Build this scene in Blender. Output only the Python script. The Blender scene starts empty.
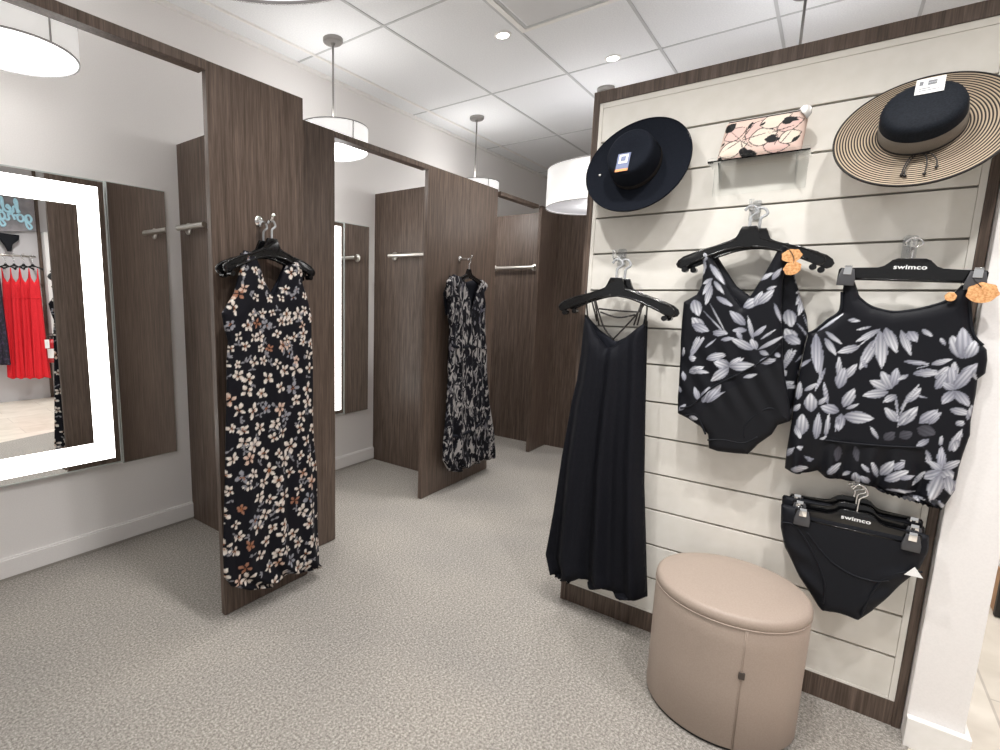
import bpy, bmesh, math, random, json
import numpy as np
from mathutils import Vector, Matrix
random.seed(7)
C = bpy.context.scene.collection
PI = math.pi

# ------------------------------------------------------------------ helpers
def new_obj(name, mesh, mat=None, parent=None, loc=(0, 0, 0)):
    """link a mesh whose vertices are in world coordinates; shift it to its origin"""
    o = bpy.data.objects.new(name, mesh)
    C.objects.link(o)
    org = Vector(parent.location) if (parent and parent.parent is None) else (
        Vector(parent.location) + Vector(parent.parent.location) if parent else Vector(loc))
    if parent and parent.type == 'MESH' and parent.parent is None:
        org = Vector(parent.location)
    mesh.transform(Matrix.Translation(-org))
    if parent:
        o.parent = parent
    else:
        o.location = loc
    if mat:
        mesh.materials.append(mat)
    return o

def tag(o, label, cat, group=None):
    o['label'] = label; o['category'] = cat
    if group: o['group'] = group
    return o

def thing(name, label, cat, loc, group=None):
    o = bpy.data.objects.new(name, None); C.objects.link(o)
    o.empty_display_size = 0.05
    o.location = loc
    return tag(o, label, cat, group)

def structure(o):
    o['kind'] = 'structure'; return o

def bm_new(): return bmesh.new()

def finish(bm, name, smooth=False, angle=None):
    me = bpy.data.meshes.new(name)
    bmesh.ops.recalc_face_normals(bm, faces=bm.faces[:])
    if smooth:
        for f in bm.faces: f.smooth = True
    bm.to_mesh(me); bm.free()
    if smooth and angle:
        me.set_sharp_from_angle(angle=math.radians(angle))
    return me

def add_box(bm, x0, x1, y0, y1, z0, z1, bev=0.0):
    vs = [bm.verts.new(p) for p in ((x0,y0,z0),(x1,y0,z0),(x1,y1,z0),(x0,y1,z0),(x0,y0,z1),(x1,y0,z1),(x1,y1,z1),(x0,y1,z1))]
    fs = [bm.faces.new([vs[i] for i in q]) for q in ((3,2,1,0),(4,5,6,7),(0,1,5,4),(1,2,6,5),(2,3,7,6),(3,0,4,7))]
    if bev:
        es = list({e for f in fs for e in f.edges})
        bmesh.ops.bevel(bm, geom=es, offset=bev, segments=2, affect='EDGES', profile=0.6)

def box(name, mat, x0, x1, y0, y1, z0, z1, parent=None, bev=0.002, loc=None):
    bm = bm_new(); add_box(bm, x0, x1, y0, y1, z0, z1, bev)
    return new_obj(name, finish(bm, name), mat, parent, loc or ((x0+x1)/2, (y0+y1)/2, z0))

def add_lathe(bm, prof, center, axis='Z', n=48, close_top=True, close_bot=True):
    """prof: list of (r, h) along axis"""
    A = {'Z': (Vector((1,0,0)), Vector((0,1,0)), Vector((0,0,1))),
         '-X': (Vector((0,-1,0)), Vector((0,0,1)), Vector((-1,0,0))),
         '-Y': (Vector((1,0,0)), Vector((0,0,1)), Vector((0,-1,0))),
         'Y': (Vector((1,0,0)), Vector((0,0,1)), Vector((0,1,0)))}
    U, V, W = axis if isinstance(axis, tuple) else A[axis]
    c = Vector(center); rings = []
    for r, h in prof:
        rings.append([bm.verts.new(c + W*h + (U*math.cos(2*PI*i/n) + V*math.sin(2*PI*i/n))*r) for i in range(n)])
    for a, b in zip(rings, rings[1:]):
        for i in range(n):
            bm.faces.new((a[i], a[(i+1) % n], b[(i+1) % n], b[i]))
    if close_bot: bm.faces.new(rings[0][::-1])
    if close_top: bm.faces.new(rings[-1])

def add_tube(bm, path, r, n=8, caps=True):
    P = [Vector(p) for p in path]; rings = []
    up = None
    for i, p in enumerate(P):
        t = (P[min(i+1, len(P)-1)] - P[max(i-1, 0)]).normalized()
        if up is None:
            up = Vector((0,0,1)) if abs(t.z) < .9 else Vector((1,0,0))
        u = (up - t*up.dot(t)).normalized(); v = t.cross(u); up = u
        rr = r[i] if isinstance(r, (list, tuple)) else r
        rings.append([bm.verts.new(p + (u*math.cos(2*PI*k/n) + v*math.sin(2*PI*k/n))*rr) for k in range(n)])
    for a, b in zip(rings, rings[1:]):
        for k in range(n):
            bm.faces.new((a[k], a[(k+1) % n], b[(k+1) % n], b[k]))
    if caps:
        bm.faces.new(rings[0][::-1]); bm.faces.new(rings[-1])

def smooth_path(pts, k=6):
    P = [Vector(p) for p in pts]
    if len(P) < 3: return P
    out = []
    for i in range(len(P)-1):
        p0, p1, p2, p3 = P[max(i-1,0)], P[i], P[i+1], P[min(i+2, len(P)-1)]
        for j in range(k):
            t = j/k
            out.append(0.5*((2*p1) + (p2-p0)*t + (2*p0-5*p1+4*p2-p3)*t*t + (3*p1-p0-3*p2+p3)*t**3))
    out.append(P[-1]); return out

def add_extrude(bm, poly, fn, n0, n1, bev=0.0):
    """poly [(u,v)] extruded between depths n0 and n1 through fn(u,v,n)->world"""
    a = [bm.verts.new(fn(u, v, n0)) for u, v in poly]
    b = [bm.verts.new(fn(u, v, n1)) for u, v in poly]
    k = len(poly)
    fs = [bm.faces.new(a), bm.faces.new(b[::-1])]
    for i in range(k):
        fs.append(bm.faces.new((a[i], b[i], b[(i+1) % k], a[(i+1) % k])))
    if bev:
        es = list({e for e in fs[0].edges} | {e for e in fs[1].edges})
        bmesh.ops.bevel(bm, geom=es, offset=bev, segments=2, affect='EDGES', profile=0.5)

SX = 2.288                       # the slat wall's face; its viewer's right is -Y
def S(u, v, n): return Vector((SX - n, -u, v))
def facing_minus_y(Y):           # a surface at Y facing -Y
    return lambda u, v, n: Vector((u, Y - n, v))
def facing_plus_y(Y):            # a surface at Y facing +Y (u runs to -X)
    return lambda u, v, n: Vector((-u, Y + n, v))

# ------------------------------------------------------------------ materials
def lin(c): return tuple((x/12.92 if x <= .04045 else ((x+.055)/1.055)**2.4) for x in [y/255 for y in c])
def mat_base(name, rgb, rough=.5, metal=0.0, spec=.5, sheen=0.0):
    m = bpy.data.materials.new(name); m.use_nodes = True
    b = m.node_tree.nodes['Principled BSDF']
    b.inputs['Base Color'].default_value = (*rgb, 1)
    b.inputs['Roughness'].default_value = rough
    b.inputs['Metallic'].default_value = metal
    b.inputs['Specular IOR Level'].default_value = spec
    if sheen:
        b.inputs['Sheen Weight'].default_value = sheen
        b.inputs['Sheen Roughness'].default_value = .5
    return m
def nodes(m): return m.node_tree.nodes, m.node_tree.links, m.node_tree.nodes['Principled BSDF']
def noise_mix(m, scale, c1, c2, detail=4, lo=.35, hi=.65, stretch=(1,1,1), bump=0.0, bump_dist=.002, rough=None, dist=0.0):
    N, L, B = nodes(m)
    tc = N.new('ShaderNodeTexCoord'); mp = N.new('ShaderNodeMapping'); nz = N.new('ShaderNodeTexNoise'); rp = N.new('ShaderNodeValToRGB')
    mp.inputs['Scale'].default_value = stretch
    nz.inputs['Scale'].default_value = scale; nz.inputs['Detail'].default_value = detail
    nz.inputs['Distortion'].default_value = dist
    rp.color_ramp.elements[0].position = lo; rp.color_ramp.elements[0].color = (*c1, 1)
    rp.color_ramp.elements[1].position = hi; rp.color_ramp.elements[1].color = (*c2, 1)
    L.new(tc.outputs['Object'], mp.inputs['Vector']); L.new(mp.outputs['Vector'], nz.inputs['Vector'])
    L.new(nz.outputs['Fac'], rp.inputs['Fac']); L.new(rp.outputs['Color'], B.inputs['Base Color'])
    if bump:
        bp = N.new('ShaderNodeBump'); bp.inputs['Strength'].default_value = bump; bp.inputs['Distance'].default_value = bump_dist
        L.new(nz.outputs['Fac'], bp.inputs['Height']); L.new(bp.outputs['Normal'], B.inputs['Normal'])
    return m, nz, rp
def emission(m, rgb, strength):
    N, L, B = nodes(m)
    B.inputs['Emission Color'].default_value = (*rgb, 1); B.inputs['Emission Strength'].default_value = strength
    return m

def wood_material(name, dark, mid, light):
    m = mat_base(name, mid, .42, spec=.35)
    N, L, B = nodes(m)
    tc = N.new('ShaderNodeTexCoord'); geo = N.new('ShaderNodeNewGeometry')
    mp = N.new('ShaderNodeMapping'); mp.inputs['Scale'].default_value = (34, 34, 1.3)
    nz = N.new('ShaderNodeTexNoise'); nz.inputs['Scale'].default_value = 2.2; nz.inputs['Detail'].default_value = 6; nz.inputs['Roughness'].default_value = .62; nz.inputs['Distortion'].default_value = .35
    mp2 = N.new('ShaderNodeMapping'); mp2.inputs['Scale'].default_value = (150, 150, 5)
    nz2 = N.new('ShaderNodeTexNoise'); nz2.inputs['Scale'].default_value = 2.0; nz2.inputs['Detail'].default_value = 3
    rp = N.new('ShaderNodeValToRGB'); e = rp.color_ramp.elements
    e[0].position = .35; e[0].color = (*dark, 1); e[1].position = .66; e[1].color = (*light, 1)
    k = e.new(.5); k.color = (*mid, 1)
    mix = N.new('ShaderNodeMix'); mix.data_type = 'FLOAT'; mix.inputs[0].default_value = .38
    L.new(geo.outputs['Position'], mp.inputs['Vector']); L.new(geo.outputs['Position'], mp2.inputs['Vector'])
    L.new(mp.outputs['Vector'], nz.inputs['Vector']); L.new(mp2.outputs['Vector'], nz2.inputs['Vector'])
    L.new(nz.outputs['Fac'], mix.inputs[2]); L.new(nz2.outputs['Fac'], mix.inputs[3])
    L.new(mix.outputs[0], rp.inputs['Fac']); L.new(rp.outputs['Color'], B.inputs['Base Color'])
    bp = N.new('ShaderNodeBump'); bp.inputs['Strength'].default_value = .12; bp.inputs['Distance'].default_value = .001
    L.new(nz2.outputs['Fac'], bp.inputs['Height']); L.new(bp.outputs['Normal'], B.inputs['Normal'])
    return m

M = {}
M['wood'] = wood_material('dark_wood_laminate', lin((64, 53, 45)), lin((92, 78, 69)), lin((116, 100, 90)))
M['wall'], _, _ = noise_mix(mat_base('wall_paint', (.7,.7,.7), .75, spec=.2), 180, lin((234,231,229)), lin((238,235,233)), bump=.05, bump_dist=.0006)
M['trim'], _, _ = noise_mix(mat_base('white_trim', (.8,.8,.8), .4, spec=.4), 30, lin((236,234,230)), lin((240,238,235)))
M['ceil'], _, _ = noise_mix(mat_base('ceiling_tile', (.8,.8,.8), .9, spec=.1), 120, lin((232,233,235)), lin((240,241,242)), bump=.08, bump_dist=.0008)
M['grid'] = mat_base('ceiling_grid_metal', lin((196,197,198)), .5, spec=.3)
M['slat'], _, _ = noise_mix(mat_base('cream_slat_board', (.8,.8,.75), .38, spec=.4), 25, lin((231,227,218)), lin((235,231,223)))
M['groove'] = mat_base('slat_groove_shadow_gap', lin((166,161,152)), .6)
M['carpet'] = None
def carpet():
    m = mat_base('greige_loop_carpet', (.4,.38,.35), .95, spec=.1, sheen=.15)
    N, L, B = nodes(m)
    geo = N.new('ShaderNodeNewGeometry')
    n1 = N.new('ShaderNodeTexNoise'); n1.inputs['Scale'].default_value = 115; n1.inputs['Detail'].default_value = 6; n1.inputs['Roughness'].default_value = .8
    n2 = N.new('ShaderNodeTexNoise'); n2.inputs['Scale'].default_value = 1.7; n2.inputs['Detail'].default_value = 3
    n3 = N.new('ShaderNodeTexVoronoi'); n3.inputs['Scale'].default_value = 260
    for n in (n1, n2, n3): L.new(geo.outputs['Position'], n.inputs['Vector'])
    rp = N.new('ShaderNodeValToRGB'); e = rp.color_ramp.elements
    e[0].position = .38; e[0].color = (*lin((112,107,101)), 1); e[1].position = .63; e[1].color = (*lin((192,187,180)), 1)
    k = e.new(.5); k.color = (*lin((149,144,138)), 1)
    L.new(n1.outputs['Fac'], rp.inputs['Fac'])
    rp2 = N.new('ShaderNodeValToRGB'); f = rp2.color_ramp.elements
    f[0].position = .35; f[0].color = (.93,.93,.93,1); f[1].position = .65; f[1].color = (1.03,1.02,1.0,1)
    L.new(n2.outputs['Fac'], rp2.inputs['Fac'])
    mx = N.new('ShaderNodeMix'); mx.data_type = 'RGBA'; mx.blend_type = 'MULTIPLY'; mx.inputs[0].default_value = 1
    L.new(rp.outputs['Color'], mx.inputs[6]); L.new(rp2.outputs['Color'], mx.inputs[7])
    L.new(mx.outputs[2], B.inputs['Base Color'])
    bp = N.new('ShaderNodeBump'); bp.inputs['Strength'].default_value = .35; bp.inputs['Distance'].default_value = .003
    L.new(n3.outputs['Distance'], bp.inputs['Height']); L.new(bp.outputs['Normal'], B.inputs['Normal'])
    return m
M['carpet'] = carpet()
def tile_floor():
    m = mat_base('store_tile_floor', (.5,.45,.4), .35, spec=.4)
    N, L, B = nodes(m)
    geo = N.new('ShaderNodeNewGeometry'); mp = N.new('ShaderNodeMapping')
    br = N.new('ShaderNodeTexBrick'); br.inputs['Scale'].default_value = 1.0
    br.inputs['Color1'].default_value = (*lin((222,214,202)), 1); br.inputs['Color2'].default_value = (*lin((212,203,190)), 1)
    br.inputs['Mortar'].default_value = (*lin((190,181,170)), 1); br.inputs['Mortar Size'].default_value = .004
    br.inputs['Brick Width'].default_value = .9; br.inputs['Row Height'].default_value = .3
    nz = N.new('ShaderNodeTexNoise'); nz.inputs['Scale'].default_value = 4; nz.inputs['Detail'].default_value = 6; nz.inputs['Distortion'].default_value = 1.2
    rp = N.new('ShaderNodeValToRGB'); rp.color_ramp.elements[0].position=.35; rp.color_ramp.elements[0].color=(.9,.89,.87,1); rp.color_ramp.elements[1].position=.65; rp.color_ramp.elements[1].color=(1.05,1.05,1.05,1)
    mx = N.new('ShaderNodeMix'); mx.data_type='RGBA'; mx.blend_type='MULTIPLY'; mx.inputs[0].default_value=1
    L.new(geo.outputs['Position'], mp.inputs['Vector']); L.new(mp.outputs['Vector'], br.inputs['Vector']); L.new(geo.outputs['Position'], nz.inputs['Vector'])
    L.new(nz.outputs['Fac'], rp.inputs['Fac']); L.new(br.outputs['Color'], mx.inputs[6]); L.new(rp.outputs['Color'], mx.inputs[7])
    L.new(mx.outputs[2], B.inputs['Base Color'])
    return m
M['tile'] = tile_floor()
M['mirror'] = mat_base('silver_mirror_glass', (.93,.94,.94), .0, 1.0)
M['mirror_edge'] = mat_base('polished_glass_edge', lin((214,222,218)), .15, .3)
M['led'] = emission(mat_base('frosted_light_band', (.9,.9,.9), .4), (1.0, .985, .95), 6.0)
M['steel'], _, _ = noise_mix(mat_base('brushed_steel', (.6,.58,.55), .28, 1.0), 60, lin((196,192,186)), lin((212,208,202)), stretch=(1,1,20))
M['chrome'] = mat_base('chrome', (.82,.82,.82), .08, 1.0)
M['rod'] = mat_base('satin_nickel', lin((150,147,144)), .35, .7)
def shade(name, s):
    m = mat_base(name, lin((246,245,243)), .8, spec=.2)
    N, L, B = nodes(m)
    tc = N.new('ShaderNodeTexCoord'); nz = N.new('ShaderNodeTexNoise'); nz.inputs['Scale'].default_value = 90; nz.inputs['Detail'].default_value = 2
    mp = N.new('ShaderNodeMapping'); mp.inputs['Scale'].default_value = (1,1,6)
    rp = N.new('ShaderNodeValToRGB'); rp.color_ramp.elements[0].color = (.94,.935,.925,1); rp.color_ramp.elements[1].color = (1,.995,.985,1)
    L.new(tc.outputs['Object'], mp.inputs['Vector']); L.new(mp.outputs['Vector'], nz.inputs['Vector']); L.new(nz.outputs['Fac'], rp.inputs['Fac'])
    L.new(rp.outputs['Color'], B.inputs['Emission Color']); B.inputs['Emission Strength'].default_value = s
    return m
M['shade'] = shade('linen_lamp_shade', .62)
M['shade_dim'] = shade('linen_lamp_shade_dim', .30)
M['shade_wide'] = shade('linen_wide_shade', .36)
M['diffuser'] = emission(mat_base('acrylic_lamp_diffuser', (.95,.95,.95), .5), (1,.99,.97), 1.6)
M['diffuser_soft'] = emission(mat_base('acrylic_lamp_diffuser_soft', (.9,.9,.93), .5), (.93,.93,1), .3)
M['shade_trim'] = mat_base('shade_edge_binding', lin((168,166,166)), .6)
M['bulb'] = emission(mat_base('downlight_lens', (1,1,1), .3), (1,.97,.92), 14)
M['hanger'] = mat_base('black_hanger_plastic', (.004,.004,.0045), .16, spec=.5)
M['clip'] = mat_base('grey_clip_pad', (.06,.06,.065), .4)
M['lettering'] = mat_base('white_print', (.85,.85,.85), .5)
def acrylic():
    m = mat_base('clear_acrylic', (.93,.94,.95), .06, spec=.5)
    b = m.node_tree.nodes['Principled BSDF']
    b.inputs['Transmission Weight'].default_value = .85; b.inputs['IOR'].default_value = 1.3
    return m
M['acrylic'] = acrylic()
def acrylic_sheet():
    m = mat_base('clear_acrylic_sheet', (.95,.96,.96), .05)
    N, L, B = nodes(m)
    tr = N.new('ShaderNodeBsdfTransparent'); tr.inputs[0].default_value = (.985,.99,.99,1)
    gl = N.new('ShaderNodeBsdfGlossy'); gl.inputs[0].default_value = (.9,.9,.9,1); gl.inputs['Roughness'].default_value = .05
    fr = N.new('ShaderNodeFresnel'); fr.inputs[0].default_value = 1.18
    mx = N.new('ShaderNodeMixShader'); L.new(fr.outputs[0], mx.inputs[0]); L.new(tr.outputs[0], mx.inputs[1]); L.new(gl.outputs[0], mx.inputs[2])
    L.new(mx.outputs[0], N['Material Output'].inputs[0])
    return m
M['acrylic_sheet'] = acrylic_sheet()
M['frosted'] = mat_base('frosted_plastic', (.62,.64,.66), .18, spec=.6)
M['frosted'].node_tree.nodes['Principled BSDF'].inputs['Transmission Weight'].default_value = .45
M['black_dress'], _, _ = noise_mix(mat_base('black_crepe', (.01,.01,.014), .7, spec=.16), 400, (.0045,.005,.008), (.0085,.009,.013), stretch=(1,1,.2), bump=.2, bump_dist=.0008)
M['black_knit'], _, _ = noise_mix(mat_base('black_swim_knit', (.01,.011,.014), .6, spec=.2), 500, (.005,.006,.009), (.010,.011,.015), bump=.15, bump_dist=.0005)
M['black_lining'] = mat_base('dark_navy_lining', (.006,.007,.012), .8, spec=.2)
def vcol(name, rough=.75, sheen=.0):
    m = mat_base(name, (.5,.5,.5), rough, spec=.18, sheen=sheen)
    N, L, B = nodes(m)
    a = N.new('ShaderNodeAttribute'); a.attribute_name = 'print'
    nz = N.new('ShaderNodeTexNoise'); nz.inputs['Scale'].default_value = 700
    tc = N.new('ShaderNodeTexCoord'); L.new(tc.outputs['Object'], nz.inputs['Vector'])
    bp = N.new('ShaderNodeBump'); bp.inputs['Strength'].default_value = .12; bp.inputs['Distance'].default_value = .0006
    L.new(nz.outputs['Fac'], bp.inputs['Height']); L.new(bp.outputs['Normal'], B.inputs['Normal'])
    L.new(a.outputs['Color'], B.inputs['Base Color'])
    return m
M['print_floral'] = vcol('printed_floral_crepe')
M['print_leaf'] = vcol('printed_swim_knit', .55)
M['mottled'] = mat_base('black_grey_mottled_print', (.1,.1,.1), .85, spec=.2)
def mottled():
    m = M['mottled']; N, L, B = nodes(m)
    tc = N.new('ShaderNodeTexCoord'); mp = N.new('ShaderNodeMapping'); mp.inputs['Scale'].default_value = (23, 23, 11)
    nz = N.new('ShaderNodeTexNoise'); nz.inputs['Scale'].default_value = 1.0; nz.inputs['Detail'].default_value = 3.5; nz.inputs['Roughness'].default_value = .55; nz.inputs['Distortion'].default_value = 1.6
    mp2 = N.new('ShaderNodeMapping'); mp2.inputs['Scale'].default_value = (10, 10, 6)
    n2 = N.new('ShaderNodeTexNoise'); n2.inputs['Scale'].default_value = 1.0; n2.inputs['Detail'].default_value = 2
    rp = N.new('ShaderNodeValToRGB'); e = rp.color_ramp.elements
    e[0].position = .50; e[0].color = (.006,.006,.010,1); e[1].position = .58; e[1].color = (.36,.34,.33,1)
    k = e.new(.53); k.color = (.05,.05,.06,1)
    rp2 = N.new('ShaderNodeValToRGB'); rp2.color_ramp.elements[0].position=.34; rp2.color_ramp.elements[0].color=(.22,.22,.30,1); rp2.color_ramp.elements[1].position=.5; rp2.color_ramp.elements[1].color=(1,1,1,1)
    mx = N.new('ShaderNodeMix'); mx.data_type='RGBA'; mx.blend_type='MULTIPLY'; mx.inputs[0].default_value=1
    L.new(tc.outputs['Object'], mp.inputs['Vector']); L.new(mp.outputs['Vector'], nz.inputs['Vector'])
    L.new(tc.outputs['Object'], mp2.inputs['Vector']); L.new(mp2.outputs['Vector'], n2.inputs['Vector'])
    L.new(nz.outputs['Fac'], rp.inputs['Fac']); L.new(n2.outputs['Fac'], rp2.inputs['Fac'])
    L.new(rp.outputs['Color'], mx.inputs[6]); L.new(rp2.outputs['Color'], mx.inputs[7]); L.new(mx.outputs[2], B.inputs['Base Color'])
mottled()
M['leather'], _, _ = noise_mix(mat_base('taupe_faux_leather', (.4,.34,.3), .48, spec=.35), 220, lin((166,150,138)), lin((172,156,144)), bump=.12, bump_dist=.0006)
M['felt'], _, _ = noise_mix(mat_base('black_felt', (.01,.01,.015), .9, spec=.1), 300, (.0055,.007,.011), (.010,.012,.018), bump=.2, bump_dist=.0006)
M['navy_straw'], _, _ = noise_mix(mat_base('dark_navy_straw', (.01,.012,.02), .75, spec=.2), 220, (.004,.006,.010), (.009,.012,.018), bump=.4, bump_dist=.001)
M['band'], _, _ = noise_mix(mat_base('taupe_ribbon', (.2,.18,.16), .6), 300, lin((108,101,92)), lin((124,116,106)), stretch=(6,6,1), bump=.2, bump_dist=.0004)
M['cork'], _, _ = noise_mix(mat_base('cork_tag', (.5,.3,.15), .8, spec=.2), 160, lin((196,136,86)), lin((232,182,130)), bump=.3, bump_dist=.0006)
M['paper'] = mat_base('white_card', lin((240,240,238)), .6)
M['paper_grey'] = mat_base('grey_print', lin((120,122,126)), .6)
M['tag_blue'] = mat_base('slate_blue_card', lin((92,104,140)), .5)
M['tag_orange'] = mat_base('orange_stripe', lin((222,140,70)), .5)
M['cord_black'] = mat_base('black_cord', (.015,.012,.01), .6)
M['white_metal'] = mat_base('white_metal', lin((232,230,228)), .4)
M['dark_gap'] = mat_base('dark_reveal', lin((70,62,56)), .7)
M['plate'] = mat_base('diffuser_plate', lin((214,214,214)), .5)
def straw():
    m = mat_base('striped_straw_brim', (.3,.25,.2), .75, spec=.25)
    N, L, B = nodes(m)
    tc = N.new('ShaderNodeTexCoord'); sp = N.new('ShaderNodeSeparateXYZ')
    L.new(tc.outputs['Object'], sp.inputs[0])
    y2 = N.new('ShaderNodeMath'); y2.operation='MULTIPLY'; L.new(sp.outputs['X'], y2.inputs[0]); L.new(sp.outputs['X'], y2.inputs[1])
    z2 = N.new('ShaderNodeMath'); z2.operation='MULTIPLY'; L.new(sp.outputs['Y'], z2.inputs[0]); L.new(sp.outputs['Y'], z2.inputs[1])
    ad = N.new('ShaderNodeMath'); ad.operation='ADD'; L.new(y2.outputs[0], ad.inputs[0]); L.new(z2.outputs[0], ad.inputs[1])
    sq = N.new('ShaderNodeMath'); sq.operation='SQRT'; L.new(ad.outputs[0], sq.inputs[0])
    ml = N.new('ShaderNodeMath'); ml.operation='MULTIPLY'; ml.inputs[1].default_value = 1/.0068; L.new(sq.outputs[0], ml.inputs[0])
    fr = N.new('ShaderNodeMath'); fr.operation='FRACT'; L.new(ml.outputs[0], fr.inputs[0])
    rp = N.new('ShaderNodeValToRGB'); e = rp.color_ramp.elements
    e[0].position = .0; e[0].color = (.012,.010,.010,1); e[1].position = 1.0; e[1].color = (.012,.010,.010,1)
    for p, c in ((.40,(.030,.024,.020,1)),(.52,lin((166,149,128))+(1,)),(.9,lin((182,165,143))+(1,))):
        k = e.new(p); k.color = c
    L.new(fr.outputs[0], rp.inputs['Fac']); L.new(rp.outputs['Color'], B.inputs['Base Color'])
    bp = N.new('ShaderNodeBump'); bp.inputs['Strength'].default_value=.5; bp.inputs['Distance'].default_value=.001
    L.new(fr.outputs[0], bp.inputs['Height']); L.new(bp.outputs['Normal'], B.inputs['Normal'])
    return m
M['straw'] = straw()
M['red'], _, _ = noise_mix(mat_base('red_crepe', (.7,.03,.04), .7, spec=.25), 200, lin((214,34,44)), lin((226,44,54)), bump=.1, bump_dist=.0005)
M['navy'], _, _ = noise_mix(mat_base('navy_print', (.02,.02,.05), .7), 30, (.008,.008,.018), (.05,.03,.07), lo=.5, hi=.62)
M['sign_board'], _, _ = noise_mix(mat_base('mauve_grey_board', (.3,.3,.3), .5), 14, lin((140,137,141)), lin((158,154,158)))
M['neon'] = emission(mat_base('pale_blue_tube_letters', lin((150,188,200)), .4), (.36,.56,.64), .45)
M['store_wall'] = mat_base('store_wall_paint', lin((196,194,196)), .7)
M['ext_red'] = mat_base('extinguisher_red', lin((170,24,34)), .35)
M['black_plastic'] = mat_base('black_plastic', (.015,.015,.015), .4)
M['oak'], _, _ = noise_mix(mat_base('tan_wood', (.4,.25,.12), .5), 10, lin((160,116,78)), lin((186,142,98)), stretch=(8,8,1))
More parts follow.
